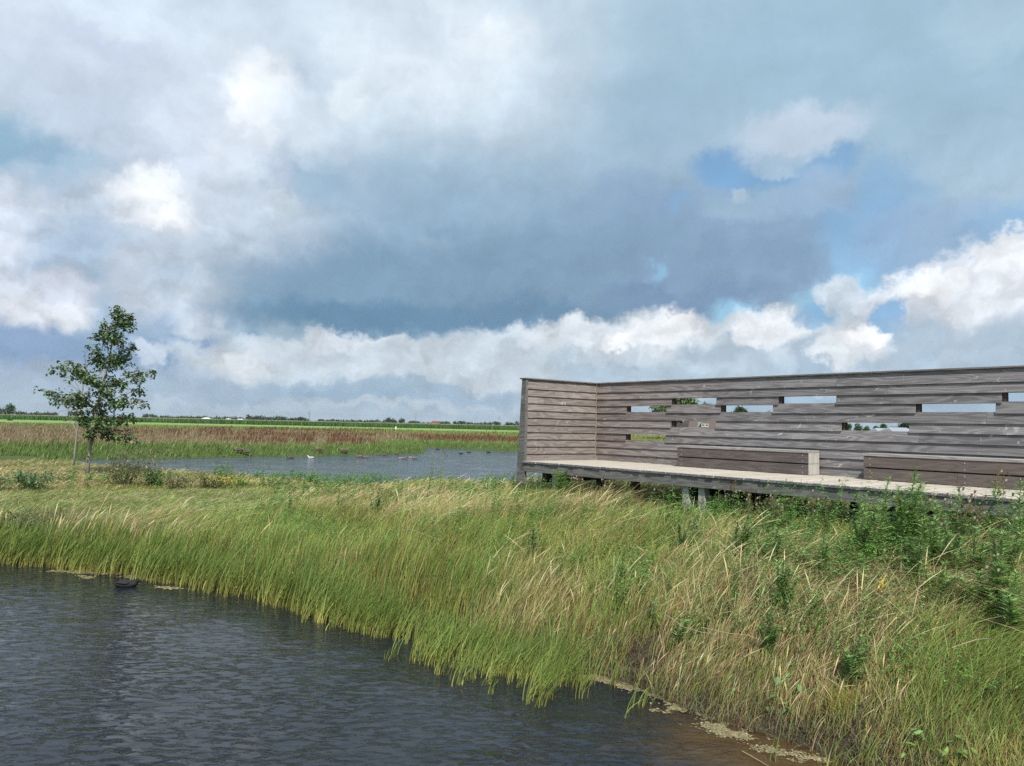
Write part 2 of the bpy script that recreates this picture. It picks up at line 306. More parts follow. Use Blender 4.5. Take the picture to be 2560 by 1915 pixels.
def wood_mat(name, tone, tone2, axis='x', scale=1.0, knots=True, warm=None):
    '''weathered timber: growth-ring figure stretched along the board, each board its own piece'''
    m = bpy.data.materials.new(name); m.use_nodes = True; t = m.node_tree; b = t.nodes['Principled BSDF']; l = t.links.new
    b.inputs['Roughness'].default_value = .82; b.inputs['Specular IOR Level'].default_value = .25
    N = t.nodes.new
    tc = N('ShaderNodeTexCoord'); geo = N('ShaderNodeNewGeometry')
    off = N('ShaderNodeVectorMath'); off.operation = 'MULTIPLY_ADD'
    cmb = N('ShaderNodeCombineXYZ'); 
    for i in range(3): l(geo.outputs['Random Per Island'], cmb.inputs[i])
    l(cmb.outputs[0], off.inputs[0]); off.inputs[1].default_value = (37, 23, 51); l(tc.outputs['Object'], off.inputs[2])
    mp = N('ShaderNodeMapping'); s = {'x': (.55, 5.5, 5.5), 'y': (5.5, .55, 5.5), 'z': (5.5, 5.5, .55)}[axis]
    mp.inputs['Scale'].default_value = tuple(v * scale for v in s); l(off.outputs[0], mp.inputs[0])
    n1 = N('ShaderNodeTexNoise'); n1.inputs['Scale'].default_value = 1.0; n1.inputs['Detail'].default_value = 2.5; n1.inputs['Distortion'].default_value = .35; l(mp.outputs[0], n1.inputs['Vector'])
    mul = N('ShaderNodeMath'); mul.operation = 'MULTIPLY'; mul.inputs[1].default_value = 62; l(n1.outputs['Fac'], mul.inputs[0])
    sn = N('ShaderNodeMath'); sn.operation = 'SINE'; l(mul.outputs[0], sn.inputs[0])
    mr = N('ShaderNodeMapRange'); mr.inputs['From Min'].default_value = -1; mr.inputs['From Max'].default_value = 1; l(sn.outputs[0], mr.inputs['Value'])
    # fine fibre
    mp2 = N('ShaderNodeMapping'); s2 = {'x': (2.5, 90, 90), 'y': (90, 2.5, 90), 'z': (90, 90, 2.5)}[axis]; mp2.inputs['Scale'].default_value = s2; l(off.outputs[0], mp2.inputs[0])
    n2 = N('ShaderNodeTexNoise'); n2.inputs['Scale'].default_value = 1.0; n2.inputs['Detail'].default_value = 4; l(mp2.outputs[0], n2.inputs['Vector'])
    mx = N('ShaderNodeMix'); mx.data_type = 'RGBA'; mx.inputs[6].default_value = (*tone2, 1); mx.inputs[7].default_value = (*tone, 1)
    f = N('ShaderNodeMath'); f.operation = 'MULTIPLY_ADD'; f.inputs[1].default_value = .5; l(mr.outputs[0], f.inputs[0])
    f2 = N('ShaderNodeMath'); f2.operation = 'MULTIPLY'; f2.inputs[1].default_value = .55; l(n2.outputs['Fac'], f2.inputs[0]); l(f2.outputs[0], f.inputs[2]); l(f.outputs[0], mx.inputs[0])
    cur = mx.outputs[2]
    if warm:   # less weathered, browner timber near the inside corner
        sp = N('ShaderNodeSeparateXYZ'); l(tc.outputs['Object'], sp.inputs[0])
        wn = N('ShaderNodeTexNoise'); wn.inputs['Scale'].default_value = .8; l(tc.outputs['Object'], wn.inputs['Vector'])
        a = N('ShaderNodeMath'); a.operation = 'MULTIPLY_ADD'; a.inputs[1].default_value = 3.0; l(wn.outputs['Fac'], a.inputs[0]); l(sp.outputs[0], a.inputs[2])
        wr = N('ShaderNodeMapRange'); wr.inputs['From Min'].default_value = 5.6; wr.inputs['From Max'].default_value = 1.2; l(a.outputs[0], wr.inputs['Value'])
        wm = N('ShaderNodeMix'); wm.data_type = 'RGBA'; wm.blend_type = 'MULTIPLY'; l(wr.outputs[0], wm.inputs[0]); l(cur, wm.inputs[6]); wm.inputs[7].default_value = (*warm, 1); cur = wm.outputs[2]
    # board to board
    br = N('ShaderNodeMapRange'); br.inputs['To Min'].default_value = .78; br.inputs['To Max'].default_value = 1.18; l(geo.outputs['Random Per Island'], br.inputs['Value'])
    sc = N('ShaderNodeVectorMath'); sc.operation = 'SCALE'; l(cur, sc.inputs[0]); l(br.outputs[0], sc.inputs['Scale']); cur = sc.outputs[0]
    if knots:  # bleached scuffs, knots and droppings
        mk = N('ShaderNodeMapping'); mk.inputs['Scale'].default_value = (2.2, 2.2, 3.0); mk.inputs['Rotation'].default_value = (0, .5, 0); l(off.outputs[0], mk.inputs[0])
        kn = N('ShaderNodeTexNoise'); kn.inputs['Scale'].default_value = 2.0; kn.inputs['Detail'].default_value = 7; kn.inputs['Roughness'].default_value = .7; kn.inputs['Distortion'].default_value = 1.6; l(mk.outputs[0], kn.inputs['Vector'])
        kr = N('ShaderNodeMapRange'); kr.inputs['From Min'].default_value = .61; kr.inputs['From Max'].default_value = .70; kr.inputs['To Max'].default_value = .7; l(kn.outputs['Fac'], kr.inputs['Value'])
        km = N('ShaderNodeMix'); km.data_type = 'RGBA'; l(kr.outputs[0], km.inputs[0]); l(cur, km.inputs[6]); km.inputs[7].default_value = (.58, .57, .55, 1); cur = km.outputs[2]
    l(cur, b.inputs['Base Color'])
    bp = N('ShaderNodeBump'); bp.inputs['Strength'].default_value = .5; bp.inputs['Distance'].default_value = .004; l(f.outputs[0], bp.inputs['Height']); l(bp.outputs[0], b.inputs['Normal'])
    return m
M_wall = wood_mat('weathered_cladding', (.295, .28, .282), (.11, .10, .102), 'x', warm=(1.08, .93, .83))
M_wing = wood_mat('weathered_cladding_brown', (.32, .278, .25), (.13, .106, .094), 'y')
M_deck = wood_mat('pale_deck_planks', (.62, .57, .49), (.42, .38, .32), 'y', knots=False)
M_plank_end = wood_mat('plank_ends', (.26, .26, .27), (.08, .08, .085), 'y', knots=False)
M_beam = wood_mat('grey_beam', (.20, .193, .185), (.085, .08, .075), 'x')
M_stud = wood_mat('dark_stud', (.10, .065, .05), (.045, .03, .025), 'z', knots=False)
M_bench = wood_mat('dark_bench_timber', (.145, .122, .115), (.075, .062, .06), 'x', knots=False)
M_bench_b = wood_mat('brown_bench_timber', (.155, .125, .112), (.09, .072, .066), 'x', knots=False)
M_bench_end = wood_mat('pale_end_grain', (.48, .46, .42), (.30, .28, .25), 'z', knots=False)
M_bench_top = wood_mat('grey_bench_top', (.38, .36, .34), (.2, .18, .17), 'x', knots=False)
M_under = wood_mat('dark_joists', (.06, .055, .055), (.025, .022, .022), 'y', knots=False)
M_steel = mat('screw_steel', .4, .5, color=(.5, .5, .5))
M_rust = mat('rust', .9, .2, color=(.22, .07, .03), var=20)

# ------------------------------------------------------------------ terrain
shore_px = [(-500, 1378), (0, 1398), (200, 1418), (400, 1440), (600, 1478), (800, 1530), (950, 1568), (1080, 1588), (1200, 1622), (1350, 1655), (1500, 1695), (1650, 1742), (1800, 1806), (1930, 1850), (2100, 1910)]
near_shore = [tuple(un(x, y)[:2]) for x, y in shore_px]
pond_a = [(-60, 30)] + near_shore + [(4.0, 4.8), (4.9, 2.2), (5.2, -4), (-60, -4)]
far_px = [(120, 1157), (175, 1164), (330, 1188)]
pond_b = [tuple(un(x, y)[:2]) for x, y in far_px] + [(-8.5, 33), (-4, 29.5), (0, 27.5), (3.5, 29), (6.5, 33), (9, 45)] + \
         [tuple(un(x, y)[:2]) for x, y in [(1500, 1136), (1300, 1129), (1200, 1125), (1100, 1121), (1069, 1119), (1066, 1128), (1050, 1133), (950, 1136), (800, 1139), (600, 1143), (400, 1146), (250, 1149), (150, 1150)]]
def sdist(poly, x, y):
    '''signed distance, negative inside'''
    x = np.asarray(x, float); y = np.asarray(y, float)
    P = np.array(poly); Q = np.roll(P, -1, axis=0); d = np.full(x.shape, 1e18); ins = np.zeros(x.shape, bool)
    for (ax, ay), (bx, by) in zip(P, Q):
        ex, ey = bx - ax, by - ay; t = np.clip(((x - ax) * ex + (y - ay) * ey) / (ex * ex + ey * ey + 1e-12), 0, 1)
        d = np.minimum(d, (x - ax - t * ex) ** 2 + (y - ay - t * ey) ** 2)
        c = ((ay > y) != (by > y)) & (x < (bx - ax) * (y - ay) / (by - ay + 1e-12) + ax); ins ^= c
    d = np.sqrt(d); return np.where(ins, -d, d)
def dA(x, y):
    n = (vnoise(x, y, .9, 3) - .5) * .35
    return sdist(pond_a, x, y) + n
def dB(x, y):
    n = (vnoise(x, y, 2.5, 8) - .5) * .8
    return sdist(pond_b, x, y) + n
def ground_z(x, y, full=False):
    x = np.asarray(x, float); y = np.asarray(y, float); a = dA(x, y); b = dB(x, y)
    hc = .52 + .82 * sstep(-8, 1.0, x) + .24 * sstep(1, 3.5, x) * sstep(6, 9, y)
    hc = hc + (0.75 - hc) * sstep(34, 60, y) - .3 * sstep(55, 70, y) * (1 - sstep(120, 190, y))
    h1 = np.where(a > 0, hc * (1 - np.exp(-np.maximum(a, 0) / (2.1))), np.maximum(a * .35, -.7))
    h2 = np.where(b > 0, 1.4 * (1 - np.exp(-np.maximum(b, 0) / 4.5)), np.maximum(b * .3, -.8))
    h2 = np.where(h2 > 0, np.minimum(h2, 3.0), h2)
    z = np.minimum(h1, h2) + (fnoise(x, y, 1.7, 2) - .5) * .12 * (np.minimum(a, b) > .3)
    if full: return z, a, b
    return z
def hit(px, py, up=0.0):
    '''where the view through a picture point first meets the land, raised by up (plant height)'''
    d = ray(px, py); d = d / np.linalg.norm(d); s_ = np.concatenate([np.arange(3, 60, .03), np.arange(60, 400, .4)]); P = O3[None] + s_[:, None] * d[None]
    g_ = np.maximum(ground_z(P[:, 0], P[:, 1]), 0) + up; k = np.argmax(P[:, 2] <= g_); q = P[k].copy(); q[2] = g_[k] - up; return q
def gz(x, y): return float(ground_z(np.array([x]), np.array([y]))[0])

angs = np.concatenate([np.arange(-42, 42.01, .3), np.arange(45, 318, 6)])     # degrees from +Y
angs = np.radians(angs); na = len(angs)
rads = [1.2]
while rads[-1] < 9000: rads.append(rads[-1] * (1.012 if rads[-1] < 130 else 1.04))
rads = np.array(rads); nr = len(rads)
RR, AA = np.meshgrid(rads, angs, indexing='ij')
gx = (RR * np.sin(AA)).ravel(); gy = (RR * np.cos(AA)).ravel()
gzv, ga, gb = ground_z(gx, gy, True)
ii, jj = np.meshgrid(np.arange(nr - 1), np.arange(na), indexing='ij'); j2 = (jj + 1) % na
Fg = np.stack([ii * na + jj, ii * na + j2, (ii + 1) * na + j2, (ii + 1) * na + jj], -1).reshape(-1, 4)[:, ::-1]
# colours of the ground itself
def mixc(a, b, t): t = np.asarray(t)[:, None]; return a * (1 - t) + b * t
soil = np.array([.045, .035, .024]); litter = np.array([.13, .12, .06]); green = np.array([.12, .17, .05]); lime = np.array([.24, .33, .10]); far_g = np.array([.16, .19, .09])
gc = np.tile(soil, (len(gx), 1))
gc = mixc(gc, litter, sstep(.3, 1.6, np.minimum(ga, gb)) * (.5 + .5 * fnoise(gx, gy, 1.2, 4)))
gc = mixc(gc, green * .6, sstep(20, 40, gy))
field = sstep(196, 204, gy + (fnoise(gx, gy, 40, 3) - .5) * 12); gc = mixc(gc, lime * 1.0, field * (.75 + .25 * fnoise(gx, gy, 25, 1)))
gc = mixc(gc, np.array([.2, .2, .1]), sstep(452, 462, gy))
gc = np.where(((gx > 6) & (gy > 30) & (gy < 200))[:, None], mixc(gc, np.array([.24, .22, .10]), .6 * np.ones(len(gx))), gc)
gc *= (.8 + .4 * fnoise(gx, gy, .5, 9))[:, None]
vg = np.concatenate([np.stack([gx, gy, gzv], 1), [[0, 0, -.7]]]); gc = np.concatenate([gc, [soil]])
Fc = [(len(gx), (j + 1) % na, j, j) for j in range(na)]
MOWP = [tuple(un(x_, y_, .65)[:2]) for x_, y_ in [(-300, 1215), (250, 1212), (560, 1208), (700, 1222), (640, 1262), (430, 1275), (250, 1290), (120, 1300), (-300, 1290)]]
gc[:len(gx)] = mixc(gc[:len(gx)], np.array([.17, .20, .07]) * (.7 + .6 * fnoise(gx, gy, .35, 2))[:, None], sstep(.4, -.6, sdist(MOWP, gx, gy)) * .9)
M_ground = mat('ground', .95, .1, attr=True, var=9)
g = bulk('ground', vg, Fg, M_ground, gc, smooth=True)
me0 = g.data
tag(g, kind='structure')

# ------------------------------------------------------------------ water
def water_mat(name, body, wav, strength, rough=.04, shallow=None):
    m = bpy.data.materials.new(name); m.use_nodes = True; t = m.node_tree; b = t.nodes['Principled BSDF']; l = t.links.new; N = t.nodes.new
    b.inputs['Base Color'].default_value = (*body, 1); b.inputs['Roughness'].default_value = rough; b.inputs['IOR'].default_value = 1.33; b.inputs['Specular IOR Level'].default_value = .5
    tc = N('ShaderNodeTexCoord')
    if shallow is not None:      # brown bottom showing through where it is ankle deep
        ds = N('ShaderNodeVectorMath'); ds.operation = 'DISTANCE'; l(tc.outputs['Object'], ds.inputs[0]); ds.inputs[1].default_value = tuple(shallow)
        sn_ = N('ShaderNodeTexNoise'); sn_.inputs['Scale'].default_value = 3.0; sn_.inputs['Detail'].default_value = 4; l(tc.outputs['Object'], sn_.inputs['Vector'])
        sa = N('ShaderNodeMath'); sa.operation = 'MULTIPLY_ADD'; sa.inputs[1].default_value = 1.6; l(sn_.outputs['Fac'], sa.inputs[0]); l(ds.outputs['Value'], sa.inputs[2])
        sr = N('ShaderNodeMapRange'); sr.interpolation_type = 'SMOOTHSTEP'; sr.inputs['From Min'].default_value = 2.6; sr.inputs['From Max'].default_value = .9; l(sa.outputs[0], sr.inputs['Value'])
        sm = N('ShaderNodeMix'); sm.data_type = 'RGBA'; l(sr.outputs[0], sm.inputs[0]); sm.inputs[6].default_value = (*body, 1); sm.inputs[7].default_value = (.075, .045, .02, 1); l(sm.outputs[2], b.inputs['Base Color'])
    mp = N('ShaderNodeMapping'); mp.inputs['Rotation'].default_value = (0, 0, R(-32)); mp.inputs['Scale'].default_value = (.45, 1.0, 1); l(tc.outputs['Object'], mp.inputs[0])
    n1 = N('ShaderNodeTexNoise'); n1.inputs['Scale'].default_value = wav; n1.inputs['Detail'].default_value = 3; n1.inputs['Roughness'].default_value = .5; n1.inputs['Distortion'].default_value = .6; l(mp.outputs[0], n1.inputs['Vector'])
    mp2 = N('ShaderNodeMapping'); mp2.inputs['Rotation'].default_value = (0, 0, R(30)); mp2.inputs['Scale'].default_value = (.6, 1.1, 1); l(tc.outputs['Object'], mp2.inputs[0])
    n2 = N('ShaderNodeTexNoise'); n2.inputs['Scale'].default_value = wav * .3; n2.inputs['Detail'].default_value = 2; l(mp2.outputs[0], n2.inputs['Vector'])
    # sharper crests
    ab = N('ShaderNodeMath'); ab.operation = 'SUBTRACT'; ab.inputs[1].default_value = .5; l(n1.outputs['Fac'], ab.inputs[0])
    ab2 = N('ShaderNodeMath'); ab2.operation = 'ABSOLUTE'; l(ab.outputs[0], ab2.inputs[0])
    ab3 = N('ShaderNodeMath'); ab3.operation = 'MULTIPLY_ADD'; ab3.inputs[1].default_value = -.8; l(ab2.outputs[0], ab3.inputs[0]); l(n1.outputs['Fac'], ab3.inputs[2])
    ad = N('ShaderNodeMath'); ad.operation = 'MULTIPLY_ADD'; ad.inputs[1].default_value = .9; l(n2.outputs['Fac'], ad.inputs[0]); l(ab3.outputs[0], ad.inputs[2])
    pt = N('ShaderNodeTexNoise'); pt.inputs['Scale'].default_value = .38; pt.inputs['Detail'].default_value = 3; pt.inputs['Distortion'].default_value = .8; l(tc.outputs['Object'], pt.inputs['Vector'])
    pr = N('ShaderNodeMapRange'); pr.inputs['From Min'].default_value = .36; pr.inputs['From Max'].default_value = .64; pr.inputs['To Min'].default_value = .35; pr.inputs['To Max'].default_value = 1.6; l(pt.outputs['Fac'], pr.inputs['Value'])
    am = N('ShaderNodeMath'); am.operation = 'MULTIPLY'; l(ad.outputs[0], am.inputs[0]); l(pr.outputs[0], am.inputs[1]); ad = am
    bp = N('ShaderNodeBump'); bp.inputs['Strength'].default_value = 1.0; bp.inputs['Distance'].default_value = strength; l(ad.outputs[0], bp.inputs['Height']); l(bp.outputs[0], b.inputs['Normal'])
    return m
def water(poly, grow, name, material):
    P = np.array(poly)
    me = bpy.data.meshes.new(name); bm = bmesh.new()
    A = 0.5 * np.sum(P[:, 0] * np.roll(P[:, 1], -1) - np.roll(P[:, 0], -1) * P[:, 1]); sgn = 1 if A > 0 else -1
    out = []
    n = len(P)
    for i in range(n):
        a, p, b = P[i - 1], P[i], P[(i + 1) % n]
        d1 = (p - a) / (np.linalg.norm(p - a) + 1e-9); d2 = (b - p) / (np.linalg.norm(b - p) + 1e-9); t = d1 + d2; t = t / (np.linalg.norm(t) + 1e-9)
        out.append(p + grow * sgn * np.array([t[1], -t[0]]))
    vs = [bm.verts.new((x, y, 0)) for x, y in out]
    if sgn < 0: vs = vs[::-1]
    f = bm.faces.new(vs); bmesh.ops.triangulate(bm, faces=[f]); bm.to_mesh(me); bm.free()
    o = link(name, me, material); tag(o, kind='structure'); return o
M_wA = water_mat('pond_water', (.010, .014, .019), 12.0, .024, shallow=un(1960, 1875))
M_wB = water_mat('far_pond_water', (.05, .066, .088), 7.0, .14, .12)
water(pond_a, 1.2, 'near_pond_water', M_wA)
water(pond_b, 2.0, 'far_pond_water', M_wB)

# ------------------------------------------------------------------ the timber viewing platform
uu = np.array([.628, -.778]); DZ = 2.13; B0 = un(1489, 1149.5, DZ)[:2]
rot = math.atan2(uu[1], uu[0])                       # local x runs along the wall, local -y to the front
nn = np.array([-.778, -.628])                        # front
plat = empty('viewing_platform', (B0[0], B0[1], DZ), rot)
tag(plat, 'weathered timber viewing platform with a tall board screen pierced by narrow slots', 'viewing platform')
def wall_t(x, y, back=0.0):
    '''distance along the wall at which the view through picture point (x, y) meets it'''
    d = ray(x, y); p0 = B0 - nn * back
    # O + d*s lies on the plane p0 + uu*t
    A = np.array([[uu[0], -d[0]], [uu[1], -d[1]]]); t, s = np.linalg.solve(A, -p0)
    return t, EYE + d[2] * s - DZ
TL = 14.2; HW = 1.80; ROWS = 11; RT = .205; rh = (HW - RT) / (ROWS - 1);
def ztop(k): return HW - (0 if k == 1 else RT + (k - 2) * rh)
def zlow(k): return HW - RT - (k - 1) * rh
DEPTH = 2.22; TH = .11
slots = {3: [(1683, 1792), (1951, 2091.5), (2511, 2790)], 4: [(1570, 1668), (1806, 1933), (2295, 2490)], 6: [(1682, 1791), (2109, 2274)], 8: [(1568, 1665)]}
yrow = {3: 995, 4: 1020, 6: 1058, 8: 1092}
gaps = {}
for r_, l_ in slots.items(): gaps[r_] = [(wall_t(a, yrow[r_])[0], wall_t(b, yrow[r_])[0]) for a, b in l_]
gaps[8].append((11.6, 12.6)); gaps[4].append((12.3, 13.4))
joints = {1: [6.0, 9.2], 2: [3.1, 6.9, 9.8], 5: [4.3, 8.4], 7: [2.5, 7.4, 11], 9: [1.9, 6.4, 9.5], 10: [2.45, 6.25, 9.9], 11: [2.45, 6.2, 8.8]}
def lap(mb, x0, x1, k, y_base, sgn, zt_extra=0.0, h_l=rh):
    '''one lapped board: top edge flush at y_base, lower edge stands proud'''
    zt = ztop(k); zb = zlow(k)
    th = .021; y0 = y_base; pr = .034
    a = y0 + sgn * 0.004; b = y0 + sgn * pr
    zt2 = zt + (0.018 if k > 1 else 0); zb2 = zb - .004
    # back face, front face
    p = [(x0, b - sgn * th, zb2), (x1, b - sgn * th, zb2), (x1, b, zb2), (x0, b, zb2),
         (x0, a - sgn * th * .9, zt2), (x1, a - sgn * th * .9, zt2), (x1, a, zt2), (x0, a, zt2)]
    mb.hexa(p)
def spans(k, x0, x1):
    cuts = sorted(gaps.get(k, [])); out = []; c = x0
    for a, b in cuts:
        if a > c: out.append((c, min(a - .03, x1)))
        c = max(c, b)
    if c < x1: out.append((c, x1))
    fin = []
    for a, b in out:
        js = [j for j in joints.get(k, []) if a + .3 < j < b - .3]; pts = [a] + js + [b]
        fin += [(p + (.0 if i == 0 else .002), q - .001) for i, (p, q) in enumerate(zip(pts[:-1], pts[1:]))]
    return fin
inner = MB(); outer = MB()
for k in range(1, ROWS + 1):
    for a, b in spans(k, .012, TL):
        lap(inner, a, b, k, 0.0, -1)
    for a, b in spans(k, -.10, TL):
        lap(outer, a, b, k, TH, 1)
inner.build('screen_cladding', M_wall, plat); outer.build('outer_cladding', M_wall, plat)
# studs between the two skins
stud_x = sorted([g0 for r_ in gaps for g0, _ in gaps[r_]])
xs = []
for x in stud_x:
    if not xs or x - xs[-1] > .25: xs.append(x)
xs = [.6] + xs
for x in xs:
    s_ = MB(); s_.box(x - .026, x + .022, .0285 - .02, TH - .012, -.02, HW - .002); s_.build('stud', M_stud, plat)
# the side screen (local x = 0 plane, running to the front), its outer skin leans out a little
w_in = MB(); w_out = MB()
def lap_y(mb, y0, y1, k, xb, sgn, slope=0.0):
    zt = ztop(k); zb = zlow(k); pr = .034; th = .021
    sh = lambda z: slope * (HW - z)
    a = xb + sgn * .004 + sgn * sh(zt); b = xb + sgn * pr + sgn * sh(zb); zt2 = zt + (.018 if k > 1 else 0); zb2 = zb - .004
    p = [(b - sgn * th, y0, zb2), (b, y0, zb2), (b, y1, zb2), (b - sgn * th, y1, zb2), (a - sgn * th * .9, y0, zt2), (a, y0, zt2), (a, y1, zt2), (a - sgn * th * .9, y1, zt2)]
    mb.hexa(p)
wing_j = {2: [-1.35], 4: [-.8], 5: [-.75], 8: [-.62], 3: [-1.7]}
for k in range(1, ROWS + 1):
    js = wing_j.get(k, []); pts = [-DEPTH + .055] + js + [-.034]
    for i, (p, q) in enumerate(zip(pts[:-1], pts[1:])): lap_y(w_in, p + (.002 if i else 0), q, k, 0.0, 1)
    lap_y(w_out, -DEPTH + .02, .13, k, -TH, -1, .045)
w_in.build('side_screen_cladding', M_wing, plat); w_out.build('side_outer_cladding', M_wall, plat)
st = MB()   # tapered front stud of the side screen
zb = -.48
st.hexa([(-TH - .10 - .02, -DEPTH - .02, zb), (.034, -DEPTH - .02, zb), (.034, -DEPTH + .052, zb), (-TH - .12, -DEPTH + .052, zb),
         (-TH + .012, -DEPTH - .02, HW - .002), (.034, -DEPTH - .02, HW - .002), (.034, -DEPTH + .052, HW - .002), (-TH + .012, -DEPTH + .052, HW - .002)])
st.build('end_post', M_beam, plat)
for y in (-1.55, -.9): 
    s_ = MB(); s_.box(-TH + .03, -.02, y - .03, y + .03, -.02, HW - .002); s_.build('stud', M_stud, plat)
cb = MB(); cb.box(.034, .046, -.046, -.034, .0, HW - .01); cb.build('corner_bead', mat('pale_bead', .8, .2, color=(.33, .27, .22)), plat)
cp = MB(); cp.box(-TH - .05, TL, -.045, TH + .05, HW + .001, HW + .03); cp.box(-TH - .05, .055, -DEPTH - .04, -.047, HW + .001, HW + .03)
cp.build('coping', M_beam, plat, bevel=.004)
# deck planks, run front to back, and their dark ends
dk = MB(); pe = MB(); pw = .148; x = .0; i = 0
rr = random.Random(4)
while x < TL:
    e = rr.uniform(-.012, .012); dz = rr.uniform(-.002, .002)
    ribs = 5; w0 = x + .006; w1 = x + pw - .008
    dk.box(w0, w1, -DEPTH - .03 + e, -.002, -.036 + dz, dz - .005)
    rw = (w1 - w0) / ribs
    for r_ in range(ribs): dk.box(w0 + r_ * rw + .002, w0 + (r_ + 1) * rw - .009, -DEPTH - .03 + e + .001, -.0025, dz - .0052, dz + .002)
    pe.box(w0, w1, -DEPTH - .045 + e, -DEPTH - .0302 + e, -.038 + dz, dz - .001)
    x += pw; i += 1
dk.build('deck_planks', M_deck, plat); pe.build('plank_ends', M_plank_end, plat)
# edge beam in lengths, rust stains at its brackets
for a, b in [(-.10, 4.55), (4.553, 9.1), (9.103, TL)]:
    e_ = MB(); e_.box(a, b, -DEPTH - .02, -DEPTH + .05, -.225, -.042); e_.build('edge_beam', M_beam, plat, bevel=.004)
for x in (5.35, 8.05, 10.6):
    e_ = MB(); e_.box(x, x + .03, -DEPTH - .024, -DEPTH - .0205, -.21, -.05); e_.build('rust_stain', M_rust, plat)
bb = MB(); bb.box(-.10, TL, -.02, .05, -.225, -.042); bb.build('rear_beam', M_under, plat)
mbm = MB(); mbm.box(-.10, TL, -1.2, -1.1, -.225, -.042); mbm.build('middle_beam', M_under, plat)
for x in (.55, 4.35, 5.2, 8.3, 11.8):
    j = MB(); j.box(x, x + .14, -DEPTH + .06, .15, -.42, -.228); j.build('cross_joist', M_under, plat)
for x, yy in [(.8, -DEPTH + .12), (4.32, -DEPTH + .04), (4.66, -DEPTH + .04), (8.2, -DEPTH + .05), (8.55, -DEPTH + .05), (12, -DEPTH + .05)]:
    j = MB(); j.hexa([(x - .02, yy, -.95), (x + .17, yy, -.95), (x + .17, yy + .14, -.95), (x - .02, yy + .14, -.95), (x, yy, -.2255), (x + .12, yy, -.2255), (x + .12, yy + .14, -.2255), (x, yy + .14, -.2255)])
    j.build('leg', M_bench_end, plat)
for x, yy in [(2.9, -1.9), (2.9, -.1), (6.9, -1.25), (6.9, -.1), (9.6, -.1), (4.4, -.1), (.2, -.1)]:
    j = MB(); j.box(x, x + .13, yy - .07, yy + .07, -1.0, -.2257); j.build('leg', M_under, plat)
# benches: boards boxed round, three-plank top
def bench(name, x0, x1, y_back, dep, label, fm, ends=True, ang=0.0):
    p = np.array([B0[0], B0[1]]) + uu * x0 + nn * y_back
    b = empty(name, (p[0], p[1], DZ), rot + ang)
    tag(b, label, 'bench', 'timber box benches on the platform deck')
    Ln = x1 - x0; H = .44
    t = MB()
    w = dep / 3
    for k in range(3): t.box(-.012, Ln + .012, -dep - .012 + k * (w + .004), -dep - .012 + (k + 1) * (w + .004) - .008, H - .045, H)
    t.build('seat', M_bench_top, b, bevel=.004)
    f = MB(); f.box(0, Ln, -dep, -dep + .035, .008, .188); f.box(0, Ln, -dep, -dep + .035, .212, H - .052); f.build('front_boards', fm, b, bevel=.004)
    s = MB(); s.box(.003, Ln - .003, -dep + .05, -dep + .06, .006, H - .05); s.build('liner', M_stud, b)
    for xx, nm in ((.0, 'end_panel'), (Ln - .036, 'end_panel')):
        e = MB(); e.box(xx + (.0005 if xx == 0 else .0365), xx + (.0355 if xx == 0 else .0375 + .012), -dep + .036 if xx == 0 else -dep + .001, -.01, .008, .198); e.box(xx + (.0005 if xx == 0 else .0365), xx + (.0355 if xx == 0 else .0375 + .012), -dep + .036 if xx == 0 else -dep + .001, -.01, .204, H - .048); e.build(nm, M_bench_end, b, bevel=.003)
    nx = [.11, Ln - .11] if Ln < 3.2 else [.11, 1.55, 3.0, Ln - .11]
    for xx in nx:
        for zz in (.05, .15, .25, .35):
            q = MB(); q.tube([(xx, -dep - .003, zz), (xx, -dep + .001, zz)], [.008, .008], 8); q.build('screw', M_steel, b)
    return b
bench('box_bench', 2.76, 5.68, .05, .36, 'shorter dark timber box bench with a pale grey end, left of the other bench', M_bench)
bench('box_bench', 6.70, 11.2, .06, .40, 'longer brown timber box bench with rows of screws, running out of the frame', M_bench_b)

# ------------------------------------------------------------------ grass and reeds, blade by blade
rg = np.random.default_rng(42)
def blades(P, h, w, lean, ldir, c0, c1, seg=4, prof='blade', tw=None):
    '''P (N,3) roots, bent with the wind; returns V, F, C'''
    N = len(P); s = np.linspace(0, 1, seg + 1)
    if prof == 'blade': wp = np.array([.8, 1, .85, .55, .06]) if seg == 4 else np.interp(s, [0, .2, .6, 1], [.8, 1, .8, .06])
    elif prof == 'panicle': wp = np.interp(s, [0, .6, .72, .86, 1], [.35, .28, 1.5, 1.9, .15])
    else: wp = np.interp(s, [0, .3, .7, 1], [.3, 1, .8, .05])
    d = np.stack([np.cos(ldir), np.sin(ldir), np.zeros(N)], 1)
    ln = np.asarray(lean)[:, None]; hh = np.asarray(h)[:, None]
    hor = ln * (s[None, :] ** 1.7) * hh
    ver = hh * (s[None, :] * (1 - .33 * ln * s[None, :]))
    Cn = P[:, None, :] + d[:, None, :] * hor[..., None]; Cn[..., 2] += ver
    a = rg.uniform(0, math.pi, N) if tw is None else tw
    wv = np.stack([np.cos(a), np.sin(a), np.zeros(N)], 1)[:, None, :] * (np.asarray(w)[:, None] * wp[None, :])[..., None] * .5
    V = np.stack([Cn - wv, Cn + wv], 2).reshape(-1, 3)          # N, L, 2
    Lv = seg + 1; b = (np.arange(N) * Lv * 2)[:, None] + (np.arange(seg) * 2)[None, :]
    Fq = np.stack([b, b + 1, b + 3, b + 2], -1).reshape(-1, 4)
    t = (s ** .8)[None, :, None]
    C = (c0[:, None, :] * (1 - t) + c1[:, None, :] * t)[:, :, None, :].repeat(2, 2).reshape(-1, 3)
    return V, Fq, C
